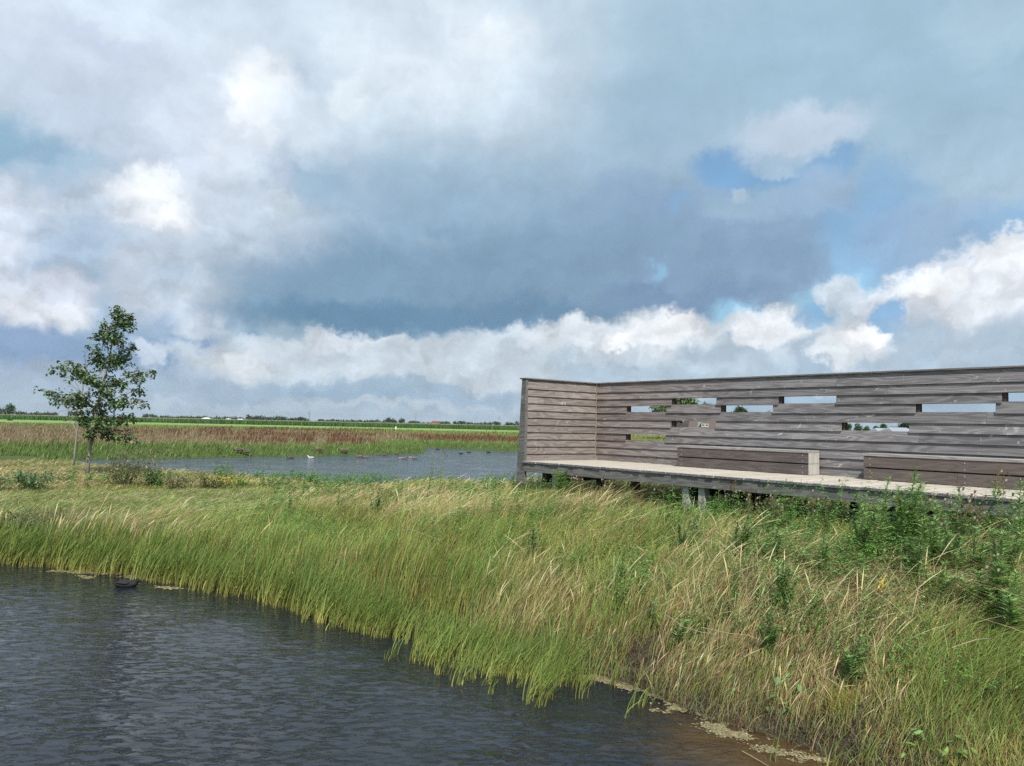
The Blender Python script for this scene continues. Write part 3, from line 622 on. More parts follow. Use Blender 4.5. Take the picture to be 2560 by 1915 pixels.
def joinb(L_):
    V = []; Fq = []; C = []; o = 0
    for v, f, c in L_: V.append(v); Fq.append(f + o); C.append(c); o += len(v)
    return np.concatenate(V), np.concatenate(Fq), np.concatenate(C)
def scatter(n, r0, r1, a0, a1, p=-.6):
    u = rg.random(n); r = (r0 ** (p + 1) + u * (r1 ** (p + 1) - r0 ** (p + 1))) ** (1 / (p + 1)); a = np.radians(rg.uniform(a0, a1, n))
    return r * np.sin(a), r * np.cos(a), r
def vary(c, n, s=.30):
    k = np.exp(rg.normal(0, s, n))[:, None]; j = 1 + rg.normal(0, .07, (n, 3)); return np.clip(np.asarray(c)[None, :] * k * j, 0, .75)
G_REED = np.array([.125, .225, .045]); G_BASE = np.array([.34, .32, .09]); G_OL = np.array([.37, .37, .10]); G_TAN = np.array([.64, .51, .28]); G_STRAW = np.array([.47, .35, .17])
G_RED = np.array([.26, .14, .07]); G_FRESH = np.array([.17, .32, .06]); G_DK = np.array([.06, .125, .035]); G_BLUE = np.array([.14, .22, .11]); G_PALE = np.array([.30, .33, .14])
def spot(x, y, px, py, z, rad):
    c = un(px, py, z); return np.exp(-((x - c[0]) ** 2 + ((y - c[1]) * .8) ** 2) / (rad * rad))
plat_c, plat_s = math.cos(rot), math.sin(rot)
def plat_local(x, y):
    dx = x - B0[0]; dy = y - B0[1]; return dx * plat_c + dy * plat_s, -dx * plat_s + dy * plat_c
MOW = [tuple(un(x, y, .68)[:2]) for x, y in [(-300, 1215), (250, 1212), (560, 1208), (700, 1222), (640, 1262), (430, 1275), (250, 1290), (120, 1300), (-300, 1290)]]
TREE = un(218, 1183, .62)
def zone(x, y, r):
    z, a, b = ground_z(x, y, True); n1 = fnoise(x, y, 1.3, 11); n2 = fnoise(x, y, .55, 23); n3 = fnoise(x, y, 3.2, 31)
    mow = sstep(.2, -.5, sdist(MOW, x, y))
    tan_ = .32 + (n1 - .5) * 1.6 + .25 * (sstep(1.5, 4, a) - .5)
    for px, py, rad, k in [(1250, 1250, 1.1, .8), (1700, 1250, 1.2, .8), (1500, 1330, .9, .4), (1720, 1460, .8, .6), (1850, 1420, .9, .5), (1950, 1500, .8, .5), (2250, 1500, .7, .3), (1040, 1290, .9, .4), (880, 1210, 1.2, .35), (120, 1160, 4, .6), (200, 1260, 2.0, .5), (2100, 1560, .5, .35), (1420, 1450, .6, .3),
                              (1560, 1390, .6, -.5), (2250, 1330, 1.2, -.7), (1900, 1360, .8, -.5), (1050, 1480, 1.2, -.5), (750, 1400, 1.6, -.5), (400, 1350, 2.5, -.5), (1400, 1190, .9, -.5), (2480, 1650, .6, -.4), (2500, 1350, .8, -.5)]:
        tan_ = tan_ + k * spot(x, y, px, py, 1.0, rad)
    return z, a, b, np.clip(tan_, 0, 1), n1, n2, n3, mow

WIND = 0.12
def grass_sheet():
    out = []
    # --- the bank between the two ponds
    n = 620000
    x, y, r = scatter(n, 6.0, 46, -37.5, 38.5, -.75)
    z, a, b, tan_, n1, n2, n3, mow = zone(x, y, r)
    lx, ly = plat_local(x, y)
    under = (lx > -.1) & (lx < TL) & (ly > -DEPTH + .1) & (ly < .1)
    edge = sstep(0, .5, a)
    bare = sstep(.66, .74, fnoise(x, y, .6, 51)) * sstep(1.9, .6, a) * sstep(.2, 1.6, x)      # muddy patches by the water at the right
    keep = (a > -.05) & (b > -.3) & (rg.random(n) < (.35 + .65 * edge) * (1 - .6 * sstep(.55, .68, fnoise(x, y, .5, 44)) * sstep(1.6, .2, a)) * (1 - .85 * bare)) & ~(under & (rg.random(n) < .6))
    x, y, r, z, a, b, tan_, n1, n2, n3, mow, under = [v[keep] for v in (x, y, r, z, a, b, tan_, n1, n2, n3, mow, under)]; n = len(x)
    kind = rg.random(n); T = kind < tan_ * .85
    top = sstep(.8, 2.4, a)
    h = (.28 + .44 * rg.random(n) ** .8) * (.75 + .5 * n1) * (1 - .42 * mow) * np.where(under, .5, 1)
    leftreed = sstep(1.6, .3, a) * sstep(.6, -1.5, x)            # tall reeds rooted at the water's edge on the left
    h = h * (1 - leftreed) + leftreed * (.30 + .62 * rg.random(n)) * (.35 + 1.25 * fnoise(x, y, .8, 19))
    nearright = sstep(1.5, .2, a) * sstep(0, 1.2, x); h *= (1 - .55 * nearright)
    h *= 1 - .5 * sstep(20, 26, y) * sstep(-1, -5, x); h *= 1 - .38 * sstep(3.0, 5.0, a) * sstep(1.5, -1.5, x)
    front = sstep(-2.6, -2.2, ly[keep]) * 0
    fl = (lx[keep] > 3.2) & (lx[keep] < 12) & (ly[keep] > -3.4) & (ly[keep] < 1.2); h = np.where(fl, h * .62, h)
    w = .0055 * (r / 8) ** .85 * (.7 + .6 * rg.random(n)) * (1 + .5 * leftreed)
    lean = .22 + .95 * rg.random(n) ** 1.3 * (.45 + top) + .35 * T * top; lean = lean * (1 - .5 * leftreed)
    lean = lean + .4 * sstep(2.2, 4.5, x) * rg.random(n)
    # flattened swirls
    sw = sstep(.58, .75, fnoise(x, y, .9, 61)) * top; lean += .6 * sw
    ld = WIND + rg.normal(0, .75, n) + (fnoise(x, y, 1.1, 71) - .5) * 2.6
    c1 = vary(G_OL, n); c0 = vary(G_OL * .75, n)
    ct = mixc(vary(G_TAN, n), vary(G_STRAW, n), (rg.random(n) < .35).astype(float)); c1 = np.where(T[:, None], ct, c1); c0 = np.where(T[:, None], vary(G_STRAW * .8, n), c0)
    F2 = (~T) & (rg.random(n) < .30 + .5 * (n2 > .55)); c1 = np.where(F2[:, None], vary(G_FRESH, n), c1)
    lr = rg.random(n) < leftreed * (.45 + .5 * (n3 > .5)); c1 = np.where(lr[:, None], vary(G_REED * 1.15, n), c1); c0 = np.where(lr[:, None], vary(G_BASE * .8, n), c0)
    rd = rg.random(n) < .04 + .17 * sstep(1.6, .3, a) * (1 - .55 * leftreed); c1 = np.where(rd[:, None], vary(G_RED, n), c1); c0 = np.where(rd[:, None], vary(G_RED * .8, n), c0)
    pl = rg.random(n) < .07; c1 = np.where(pl[:, None], vary(G_PALE * 1.2, n), c1)
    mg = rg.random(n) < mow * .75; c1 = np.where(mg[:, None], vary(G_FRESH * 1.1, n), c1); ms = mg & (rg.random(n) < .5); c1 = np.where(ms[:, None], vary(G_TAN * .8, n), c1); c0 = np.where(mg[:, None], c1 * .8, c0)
    h = np.where(mow > .3, np.maximum(h, .14 + .12 * n1), h); lean = np.where(mow > .5, lean * 1.6 + .3, lean)
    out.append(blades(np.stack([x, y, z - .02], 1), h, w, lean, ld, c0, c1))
    # --- flowering stems with dry panicles in the tan patches
    m = (T & (rg.random(n) < .16) & (mow < .3)); k = m.sum()
    out.append(blades(np.stack([x, y, z], 1)[m], h[m] * rg.uniform(.9, 1.45, k) + .05, w[m] * .95, lean[m] + rg.uniform(-.1, .35, k), ld[m] * .8, vary(G_STRAW, k), vary(G_TAN * 1.1, k, .18), seg=6, prof='panicle'))
    return out
sheet = grass_sheet()
V, Fq, C = joinb(sheet)
tag(bulk('bank_grass', V, Fq, M_blade, C), 'long windblown grass in green and tan covering the whole bank', 'grass', kind='stuff')

def broadleaf(n_pl, xs_, ys_, rs_, hs_, colf, ls=.05, nl=26, spread=.12, lean=.25):
    '''low leafy weeds: leaves set round leaning stems'''
    tot = n_pl * nl
    px = np.repeat(xs_, nl); py = np.repeat(ys_, nl); pz = np.repeat(ground_z(xs_, ys_), nl); ph = np.repeat(hs_, nl); s = rg.random(tot) ** .75
    jx = rg.normal(0, spread, n_pl * 3).reshape(n_pl, 3); jy = rg.normal(0, spread, n_pl * 3).reshape(n_pl, 3); st = rg.integers(0, 3, tot); idx = np.repeat(np.arange(n_pl), nl)
    bx = px + jx[idx, st] * (.35 + s) + lean * ph * s ** 1.6; by = py + jy[idx, st] * (.35 + s); bz = pz + ph * s
    az_ = rg.uniform(0, 2 * math.pi, tot); ln = ls * (1.15 - .6 * s) * (.7 + .6 * rg.random(tot)) * np.repeat(rs_, nl)
    d = np.stack([np.cos(az_), np.sin(az_), rg.uniform(-.15, .75, tot)], 1); d /= np.linalg.norm(d, axis=1)[:, None]
    sd_ = np.stack([-np.sin(az_), np.cos(az_), rg.normal(0, .25, tot)], 1)
    B = np.stack([bx, by, bz], 1); wq = (ln * .17)[:, None]; lnn = ln[:, None]
    V = np.stack([B, B + d * lnn * .5 - sd_ * wq, B + d * lnn * 1.0 - np.array([0, 0, .22]) * lnn, B + d * lnn * .5 + sd_ * wq], 1).reshape(-1, 3)
    Fq = np.arange(tot * 4).reshape(-1, 4); C = np.repeat(colf(tot), 4, axis=0)
    return V, Fq, C
# leafy ground cover among the grass, denser at the right and under the platform edge
n = 4200; x, y, r = scatter(n * 3, 6.4, 34, -36, 37, -.5); z, a, b, tan_, n1, n2, n3, mow = zone(x, y, r); lx, ly = plat_local(x, y)
wgt = .08 + 1.0 * np.clip(sstep(2.0, 4.0, x) * sstep(7.8, 9.0, y) * sstep(-2.0, -2.5, ly) * (.35 + .8 * (fnoise(x, y, 1.4, 17) > .48)) + .7 * spot(x, y, 1400, 1230, 1.3, .9) + .6 * spot(x, y, 1560, 1380, 1.2, .6) + .5 * spot(x, y, 1690, 1340, 1.2, .5), 0, 1) + .5 * (fnoise(x, y, 1.1, 91) > .62)
kp = (a > .7) & (b > .5) & (mow < .3) & ~((ly > -DEPTH) & (ly < .3) & (lx > -.2)) & (rg.random(len(x)) < wgt); x, y, r = x[kp][:n], y[kp][:n], r[kp][:n]; n = len(x)
rt_ = sstep(3, 5, x) * sstep(8.2, 9.5, y); hs_ = rg.uniform(.25, .62, n) * (1 + .7 * rt_)
V, Fq, C = broadleaf(n, x, y, (r / 10) ** .5, hs_, lambda t: mixc(vary(G_FRESH * .95, t), vary(G_DK * 2.1, t), rg.random(t)), nl=85, ls=.064, spread=.11)
tag(bulk('low_weeds', V, Fq, M_leaf, C), 'low green leafy weeds mixed through the bank grass', 'ground cover', kind='stuff')

# reeds standing in the shallow water along the bank
def reeds(n, pts, rad, h0, h1, wsc=1.0, dens_c=6):
    pts = np.array(pts); nc = n // dens_c; i = rg.integers(0, len(pts) - 1, nc); t = rg.random(nc)[:, None]
    c = pts[i] * (1 - t) + pts[i + 1] * t; c = c + rg.normal(0, rad, c.shape)
    cc = np.repeat(c, dens_c, 0) + rg.normal(0, .035, (nc * dens_c, 2)); N = len(cc); r = np.hypot(cc[:, 0], cc[:, 1])
    return blades(np.stack([cc[:, 0], cc[:, 1], np.full(N, -.03)], 1), rg.uniform(h0, h1, N) * np.repeat(rg.uniform(.55, 1.2, nc), dens_c), .011 * wsc * (r / 10) ** .5 * rg.uniform(.6, 1.2, N), rg.uniform(.15, .75, N), WIND + rg.normal(0, .5, N) + np.repeat(rg.normal(0, .4, nc), dens_c), vary(G_BASE, N), mixc(vary(G_REED * .95, N), vary(G_FRESH * .8, N), rg.random(N)), seg=5)
P_ = lambda L_: [tuple(un(x, y)[:2]) for x, y in L_]
o_ = [reeds(5200, P_([(-60, 1398), (100, 1408), (300, 1432), (500, 1462), (700, 1505), (850, 1545)]), .16, .45, .95),
      reeds(1000, P_([(820, 1545), (900, 1570), (1000, 1592)]), .14, .4, .8), reeds(1500, P_([(1040, 1602), (1150, 1635), (1280, 1660), (1400, 1675)]), .15, .35, .62),
      reeds(700, P_([(1060, 1640), (1200, 1680), (1360, 1700), (1480, 1705)]), .14, .3, .6),
      reeds(260, P_([(1040, 1640), (1300, 1730), (1440, 1745)]), .2, .3, .55, dens_c=9)]
V, Fq, C = joinb(o_)
tag(bulk('shore_reeds', V, Fq, M_blade, C), 'bright green reeds with yellow feet standing in the near pond edge', 'reeds', kind='stuff')
labels_r = [('leafy green reed clump standing alone in the open water, nearest the muddy bank', 1600, 1765, 26, .30, .06), ('thin tall single reed tuft left of the lone leafy clump', 1562, 1795, 5, .36, .02),
            ('dense leaning reed clump at the front of the reed bed, yellow at its foot', 1350, 1765, 20, .55, .04), ('small reed tuft in dark water below the middle of the reed bed', 1222, 1712, 10, .38, .03),
            ('slim reed tuft at the left front of the reed bed in the water', 985, 1638, 8, .34, .03), ('upright reed shoot growing at the muddy water edge near the bottom right', 1937, 1905, 7, .32, .02), ('spreading reed tuft at the bottom frame edge by the orange mud', 2080, 1925, 14, .3, .05), ('arching long-bladed reed tuft at the bottom frame edge on the mud', 2160, 1925, 12, .42, .04)]
for lab, px, py, n, h, rad in labels_r:
    c = un(px, py); N = n; P = np.stack([rg.normal(c[0], rad, N), rg.normal(c[1], rad, N), np.full(N, -.03)], 1)
    if py > 1850: P[:, 2] = ground_z(P[:, 0], P[:, 1]).clip(-.03) 
    v, f, cc = blades(P, rg.uniform(.7, 1.2, N) * h, rg.uniform(.006, .011, N), rg.uniform(.2, .8, N), WIND + rg.normal(0, .6, N), vary(G_BASE * .8, N), vary(G_REED * 1.2, N), seg=5)
    tag(bulk('reed_clump', v, f, M_blade, cc), lab, 'reed clump', 'separate reed clumps in the near pond')

# floating duckweed mats
def mats(L_, n, sz=.012):
    V = []; k = 0
    for px0, py0, px1, py1, rad, cnt in L_:
        a = un(px0, py0); b = un(px1, py1); t = rg.random(cnt)[:, None]; p = a[None, :2] * (1 - t) + b[None, :2] * t + rg.normal(0, rad, (cnt, 2)) * np.array([1.4, .8]); V.append(p)
    p = np.concatenate(V); p = p[(fnoise(p[:, 0], p[:, 1], .16, 3) + rg.normal(0, .09, len(p)) > .5)]; N = len(p); s = rg.uniform(.5, 1.4, N) * sz * (np.hypot(p[:, 0], p[:, 1]) / 8); an = rg.uniform(0, 6.28, N)
    q = []
    for k in range(5):
        a_ = an + k * 2 * math.pi / 5; q.append(np.stack([p[:, 0] + s * np.cos(a_), p[:, 1] + s * np.sin(a_), np.full(N, .004) + rg.uniform(0, .004, N)], 1))
    V = np.stack(q, 1).reshape(-1, 3); return V, np.arange(N * 5).reshape(-1, 5), np.repeat(vary([.30, .26, .14], N, .35), 5, 0)
v, f, c = mats([(1490, 1690, 1690, 1748, .055, 7000), (1660, 1760, 1830, 1812, .05, 3500), (1800, 1810, 1850, 1845, .07, 3000), (1500, 1690, 1560, 1705, .07, 2500), (1290, 1608, 1360, 1622, .07, 1600), (1620, 1772, 1680, 1780, .035, 500), (1900, 1870, 2050, 1905, .05, 1500)], 0)
tag(bulk('duckweed_mat', v, f, M_blade, c), 'tan floating duckweed along the muddy shore at the right', 'duckweed', kind='stuff')
v, f, c = mats([(150, 1428, 330, 1434, .10, 1500), (330, 1440, 420, 1452, .08, 900), (395, 1468, 450, 1472, .05, 300), (200, 1440, 225, 1446, .05, 200), (420, 1430, 600, 1470, .10, 600)], 0, .013)
tag(bulk('duckweed_scum', v, f, M_blade, c), 'pale broken scum floating below the reeds at the left', 'scum', kind='stuff')
# mud litter at the right shore: dead stems
n = 16000; x, y, r = scatter(n * 3, 5.5, 10.5, 2, 38, 0); z, a, b, *_ = zone(x, y, r); kp = (a > -.08) & (a < 1.5) & (rg.random(len(x)) < .8 - .45 * a); x, y, z = x[kp][:n], y[kp][:n], z[kp][:n]; n = len(x)
v, f, c = blades(np.stack([x, y, np.maximum(z, 0) - .0], 1), rg.uniform(.05, .2, n), rg.uniform(.004, .008, n), rg.uniform(.2, 2.0, n), rg.uniform(0, 6.28, n), vary([.14, .10, .06], n), mixc(vary([.24, .18, .10], n), vary([.19, .27, .15], n), (rg.random(n) < .5).astype(float)), seg=3)
tag(bulk('shore_litter', v, f, M_blade, c), 'short dead stems and grey-green tufts on the muddy shore', 'plant litter', kind='stuff')

# ------------------------------------------------------------------ the far bank: grass, docks, field and maize
n = 230000; x, y, r = scatter(n, 52, 215, -37, 12, -.8); z, a, b = ground_z(x, y, True)
# behind the platform too
x2, y2, r2 = scatter(26000, 34, 215, 2, 38, -.5); z2, a2, b2 = ground_z(x2, y2, True)
x = np.concatenate([x, x2]); y = np.concatenate([y, y2]); r = np.concatenate([r, r2]); z = np.concatenate([z, z2]); b = np.concatenate([b, b2])
kp = (b > -.1) & (y < 203); x, y, r, z, b = [v[kp] for v in (x, y, r, z, b)]; n = len(x)
nb_ = fnoise(x, y, 9, 5); nc_ = fnoise(x, y * .5, 16, 15)
edge = sstep(7, 2, b); leftness = sstep(10, -25, x)
tn = np.clip(.16 + .75 * leftness * (1 - sstep(120, 180, y)) + (nb_ - .5) * 1.3, 0, .92) * (1 - edge)
T = rg.random(n) < tn
c1 = np.where(T[:, None], mixc(vary([.36, .27, .18], n), vary([.25, .17, .11], n), rg.random(n)), vary([.19, .27, .07], n)); c1 = np.where((rg.random(n) < edge)[:, None], vary([.15, .22, .065], n), c1)
h = rg.uniform(.3, .75, n) * np.where(edge > .5, .8, 1)
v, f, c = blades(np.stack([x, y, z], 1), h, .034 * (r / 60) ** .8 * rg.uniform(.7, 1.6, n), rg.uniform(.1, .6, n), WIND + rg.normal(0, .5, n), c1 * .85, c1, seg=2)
tag(bulk('meadow_grass', v, f, M_far, c), 'rough green and straw-pink meadow grass across the far pond', 'grass', kind='stuff')
# docks: rusty seed spikes in drifts
n = 52000; x, y, r = scatter(n, 62, 196, -36, 12, -.1); z, a, b = ground_z(x, y, True)
dn = fnoise(x * .55, y * 1.1, 10, 37); back = sstep(110, 150, y) * sstep(-26, 0, x * 1 + y * .12)
v3 = np.stack([x, y, z + .6 - EYE], 1); zz = v3 @ Fv; qx = CX + F_PX * (v3 @ R2) / zz; qy = CY - F_PX * (v3 @ U2) / zz
pr_ = .05 + 0 * qx
for cx_, cy_, rx_, ry_, k_ in [(330, 1076, 90, 9, .35), (440, 1082, 40, 12, .6), (540, 1080, 40, 12, .8), (590, 1090, 40, 12, .5), (700, 1080, 90, 12, .8), (860, 1077, 150, 9, 1.0), (640, 1100, 50, 10, .5), (690, 1104, 30, 10, .6), (760, 1098, 25, 16, .9), (850, 1100, 30, 16, .9), (900, 1104, 40, 9, .8), (1000, 1105, 30, 10, .9), (1040, 1106, 25, 10, .9), (1090, 1092, 60, 11, .8), (1180, 1096, 110, 13, 1.0), (1270, 1100, 60, 14, 1.0), (120, 1108, 120, 12, .25), (20, 1105, 40, 12, .3), (250, 1100, 30, 14, .3)]:
    pr_ = np.maximum(pr_, k_ * np.exp(-((qx - cx_) / rx_) ** 4 - ((qy - cy_) / ry_) ** 4))
pr_ = pr_ * (.08 + .6 * sstep(.42, .6, dn)) * sstep(3, 7, b)
kp = (rg.random(n) < pr_) & (y < 196); x, y, r, z = x[kp], y[kp], r[kp], z[kp]; n = len(x)
v, f, c = blades(np.stack([x, y, z], 1), rg.uniform(.6, 1.15, n), .09 * (r / 80) ** .7 * rg.uniform(.6, 1.3, n), rg.uniform(.0, .35, n), WIND + rg.normal(0, .5, n), vary([.10, .09, .04], n), mixc(vary([.12, .038, .03], n, .25), vary([.22, .10, .06], n, .2), rg.random(n) ** 1.5), seg=4, prof='spike')
tag(bulk('dock_drifts', v, f, M_far, c), 'dark rusty red dock seed spikes in drifts across the far meadow', 'docks', kind='stuff')
# maize field
def maize():
    out = []
    for row in range(14):
        d0 = 352 + row * 4.0 if row > 3 else 352 + row * .8
        nn_ = 8200 if row < 4 else 3500
        x = rg.uniform(-270, 150, nn_); y = d0 + .05 * x + rg.normal(0, .15, nn_); z = ground_z(x, y)
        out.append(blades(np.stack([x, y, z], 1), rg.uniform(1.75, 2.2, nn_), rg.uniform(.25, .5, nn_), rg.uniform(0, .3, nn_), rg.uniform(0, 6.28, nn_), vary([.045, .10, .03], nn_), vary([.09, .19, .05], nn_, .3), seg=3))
        x = rg.uniform(-270, 150, nn_); y = d0 + .05 * x; z = ground_z(x, y)
        out.append(blades(np.stack([x, y, z + 1.9], 1), rg.uniform(.25, .42, nn_), rg.uniform(.12, .3, nn_), rg.uniform(0, .5, nn_), rg.uniform(0, 6.28, nn_), vary([.30, .27, .15], nn_), vary([.42, .36, .22], nn_), seg=2))
    return joinb(out)
v, f, c = maize()
tag(bulk('maize_field', v, f, M_far, c), 'dark green maize field with pale tassels along the horizon', 'maize field', kind='stuff')

# ------------------------------------------------------------------ leaves and trees
def leafset(P, size, colr, droop=.25, lobes=True, flat=.5):
    '''small lobed leaves at points P, one fan of faces each'''
    N = len(P); az_ = rg.uniform(0, 2 * math.pi, N); tilt = rg.normal(-.2, flat, N)
    d = np.stack([np.cos(az_) * np.cos(tilt), np.sin(az_) * np.cos(tilt), np.sin(tilt)], 1)
    s = np.stack([-np.sin(az_), np.cos(az_), rg.normal(0, .35, N)], 1); s /= np.linalg.norm(s, axis=1)[:, None]
    up = np.cross(d, s)
    prof = [(0, 0), (.25, -.42), (.45, -.2), (.72, -.36), (1.0, 0), (.72, .36), (.45, .2), (.25, .42)] if lobes else [(0, 0), (.3, -.2), (.6, -.2), (1, 0), (.6, .2), (.3, .2)]
    V = np.stack([P + size[:, None] * (d * a + s * b - up * (droop * a * a)) for a, b in prof], 1)
    k = len(prof)
    return V.reshape(-1, 3), np.arange(N * k).reshape(-1, k), np.repeat(colr, k, 0)
# the young tree on the bank: trunk, limbs and leaf clumps where the photograph has them
tx, ty, tz = TREE; tz = gz(tx, ty)
def tp(x, y, dy=0.0): return aty(x, y, ty + dy)
tree = empty('young_tree', (tx, ty, tz)); tag(tree, 'windblown young broadleaf tree with ragged dark green crown on the left bank', 'tree')
ofs = np.array([tx, ty, tz])
trunk_px = [(217, 1192), (221, 1150), (227, 1110), (233, 1070), (243, 1020), (256, 970), (268, 920), (280, 860), (291, 810), (298, 783)]
tr = [tp(a, b) - ofs for a, b in trunk_px]; tr[0] = np.array([0, 0, -.1])
rd = [.085, .075, .068, .062, .055, .046, .036, .026, .016, .007]
t = MB(); t.tube(tr, rd, 10)
limbs = MB(); tips = []
brs = [  # (trunk index, tip px, depth offset, sag)
 (4, (103, 978), .3, 0), (4, (128, 1003), -.5, .1), (5, (130, 920), .4, .1), (5, (172, 908), -.3, 0), (5, (190, 930), .6, 0), (6, (230, 872), -.3, 0), (7, (245, 840), .3, 0), (7, (262, 816), -.2, 0), (8, (327, 796), .2, 0), (8, (325, 818), -.2, 0), (8, (297, 778), 0, 0),
 (6, (334, 868), .3, 0), (5, (388, 930), .2, .12), (5, (362, 946), -.5, .1), (4, (362, 978), .4, .1), (4, (360, 1012), -.3, .15), (3, (340, 1045), .3, .2), (3, (340, 1105), -.2, .35), (3, (285, 1100), .4, .2), (2, (225, 1080), -.5, .1),
 (3, (200, 1045), .3, .1), (4, (168, 1006), .5, 0), (4, (195, 990), -.6, 0), (6, (318, 900), .6, 0), (6, (235, 900), .5, 0), (5, (300, 960), .9, 0), (5, (265, 990), -.9, 0), (4, (300, 1010), -.8, .1), (4, (250, 1040), .9, .1), (3, (255, 1060), -.8, .1), (7, (300, 850), -.3, 0), (5, (220, 950), -.8, 0), (3, (310, 1060), -.6, .2), (6, (290, 905), -.5, 0)]
clumps = []
for i, (bx, by), dy, sag in brs:
    a = tr[i]; e = tp(bx, by, dy) - ofs; m1 = a * .6 + e * .4 + np.array([0, 0, .14 - sag * .0]); m2 = a * .25 + e * .75 + np.array([0, 0, .10 + sag * .6])
    limbs.tube([a, m1, m2, e], [rd[i] * .45, rd[i] * .32, .012, .005], 5)
    pts = [a * (1 - q) ** 3 + 3 * m1 * q * (1 - q) ** 2 + 3 * m2 * q * q * (1 - q) + e * q ** 3 for q in np.linspace(.30, 1, 12)]
    L_ = np.linalg.norm(e - a)
    for j, p in enumerate(pts):
        clumps.append((p, .09 + .06 * (1 - j / 11) + .015, 16))
for q in np.linspace(.30, .98, 24):      # along the leader
    f_ = q * 9; i = int(f_); p = tr[i] * (1 - f_ + i) + tr[min(i + 1, 9)] * (f_ - i); clumps.append((p, .12 + .13 * (1 - q), 22))
Pl = []; Cl = []
for p, rad, n in clumps:
    sub = rg.normal(0, 1, (3, 3)) * rad * .9
    k = rg.integers(0, 3, n); Pl.append(p + sub[k] + rg.normal(0, rad * .55, (n, 3)) * np.array([1, 1, .8]))
Pl = np.concatenate(Pl); kk = Pl[:, 2] > 1.0; Pl = Pl[kk]; N = len(Pl)
cl = mixc(vary([.065, .125, .045], N, .3), vary([.17, .25, .08], N, .2), (rg.random(N) < .28).astype(float)); br_ = rg.random(N) < .05; cl = np.where(br_[:, None], vary([.20, .12, .06], N), cl)
to = t.build('trunk', M_bark, tree, smooth=True); limbs.build('limbs', M_bark, tree, smooth=True)
v, f, c = leafset(Pl, rg.uniform(.09, .15, N), cl); bulk('crown', v, f, M_leaf, c, tree)

# thin half-bare sapling behind it, and its neighbours on the bank
sx, sy = un(184, 1166, .6)[:2]; sz = gz(sx, sy)
sap = empty('bare_sapling', (sx, sy, sz)); tag(sap, 'thin half-bare sapling with twiggy branches just left of the leafy tree', 'sapling')
so = np.array([sx, sy, sz]); spx = [(183, 1172), (187, 1130), (192, 1080), (200, 1030), (206, 985), (214, 930), (222, 885)]
sp_ = [aty(a, b, sy) - so for a, b in spx]; sp_[0] = np.array([0, 0, -.1]); t = MB(); t.tube(sp_, [.045, .042, .036, .028, .02, .012, .005], 7); t.build('trunk', M_bark, sap, smooth=True)
t = MB(); twp = []
for i, (bx, by) in [(3, (128, 985)), (3, (140, 1010)), (3, (160, 1075)), (4, (150, 950)), (4, (170, 940)), (5, (165, 900)), (5, (212, 890)), (5, (232, 880)), (4, (130, 1005)), (2, (165, 1045)), (4, (205, 905)), (3, (228, 1000)), (5, (190, 915)), (3, (145, 1030))]:
    a = sp_[i]; e = aty(bx, by, sy + rg.uniform(-.4, .4)) - so; m = (a + e) / 2 + np.array([0, 0, .12]); t.tube([a, m, e], [.018, .012, .005], 4)
    for _ in range(4):
        q = rg.random() * .7 + .3; s0 = a * (1 - q) + e * q; t.tube([s0, s0 + rg.normal(0, .16, 3) + np.array([0, 0, .12])], [.008, .003], 3)
    if by > 1040 or i == 2: twp += [e + rg.normal(0, .09, 3) for _ in range(22)]
t.build('twigs', M_bark, sap)
Pl = np.array(twp); v, f, c = leafset(Pl, rg.uniform(.06, .11, len(Pl)), vary([.10, .15, .04], len(Pl))); bulk('leaves', v, f, M_leaf, c, sap)

def bush(name, label, cat, px, py, w_px, h_px, colA, colB, nleaf, lsz, lean=.3, stems=14, long=False, base_z=None, group=None, ztop=None, frac=.4):
    '''a shrub or weed clump: stems from one root fanning out with the wind, leaves along them'''
    z0 = .9 if base_z is None else base_z
    p0 = hit(px, py, .05)
    x0, y0 = p0[:2]; z0 = gz(x0, y0); dist = math.hypot(x0, y0); s = dist / F_PX; W_ = w_px * s; H = h_px * s
    o = empty(name, (x0, y0, z0)); tag(o, label, cat, group)
    t = MB(); Pl = []
    for k in range(stems):
        ex = (rg.random() - .5) * W_; ey = (rg.random() - .5) * W_ * .8; hh = H * rg.uniform(.6, 1.0)
        e = np.array([ex + lean * hh, ey, hh * .95]); m = np.array([ex * .55, ey * .55, hh * .55]); r0 = np.array([ex * .2, ey * .2, -.03]); t.tube([r0, m, e], [.008 + .004 * H, .006, .002], 4)
        for _ in range(max(2, nleaf // stems)):
            q = rg.random() ** .7; pt = r0 * (1 - q) ** 2 + 2 * m * q * (1 - q) + e * q * q; Pl.append(pt + rg.normal(0, .045 * (1 + H), 3) * np.array([1, 1, .5]))
    t.build('stems', M_stem, o)
    Pl = np.array(Pl); N = len(Pl); v, f, c = leafset(Pl, rg.uniform(.6, 1.2, N) * lsz, mixc(vary(colA, N), vary(colB, N), (rg.random(N) < frac).astype(float)), lobes=not long); bulk('leaves', v, f, M_leaf, c, o)
    return o
M_stem = mat('plant_stems', .8, .2, color=(.16, .17, .07), var=9)
bush('windblown_shrub', 'scruffy windblown shrub with reddish twig tips right of the young tree', 'shrub', 305, 1212, 150, 95, [.09, .13, .05], [.24, .17, .11], 1500, .085, .55, 34, True)
bush('dark_leafy_weed', 'dark green nettle-like clump left of the young tree', 'weed', 85, 1222, 110, 48, [.05, .13, .04], [.12, .20, .07], 900, .10, .35, 26, True)
bush('pale_leafy_weed', 'grey-green straggly weed clump at the left frame edge', 'weed', -10, 1225, 60, 42, [.10, .17, .06], [.22, .24, .12], 300, .09, .4, 14, True)
bush('green_bramble', 'fresh green low bramble right of the scruffy shrub', 'bramble', 385, 1212, 75, 44, [.07, .16, .04], [.11, .2, .06], 700, .07, .3, 20)
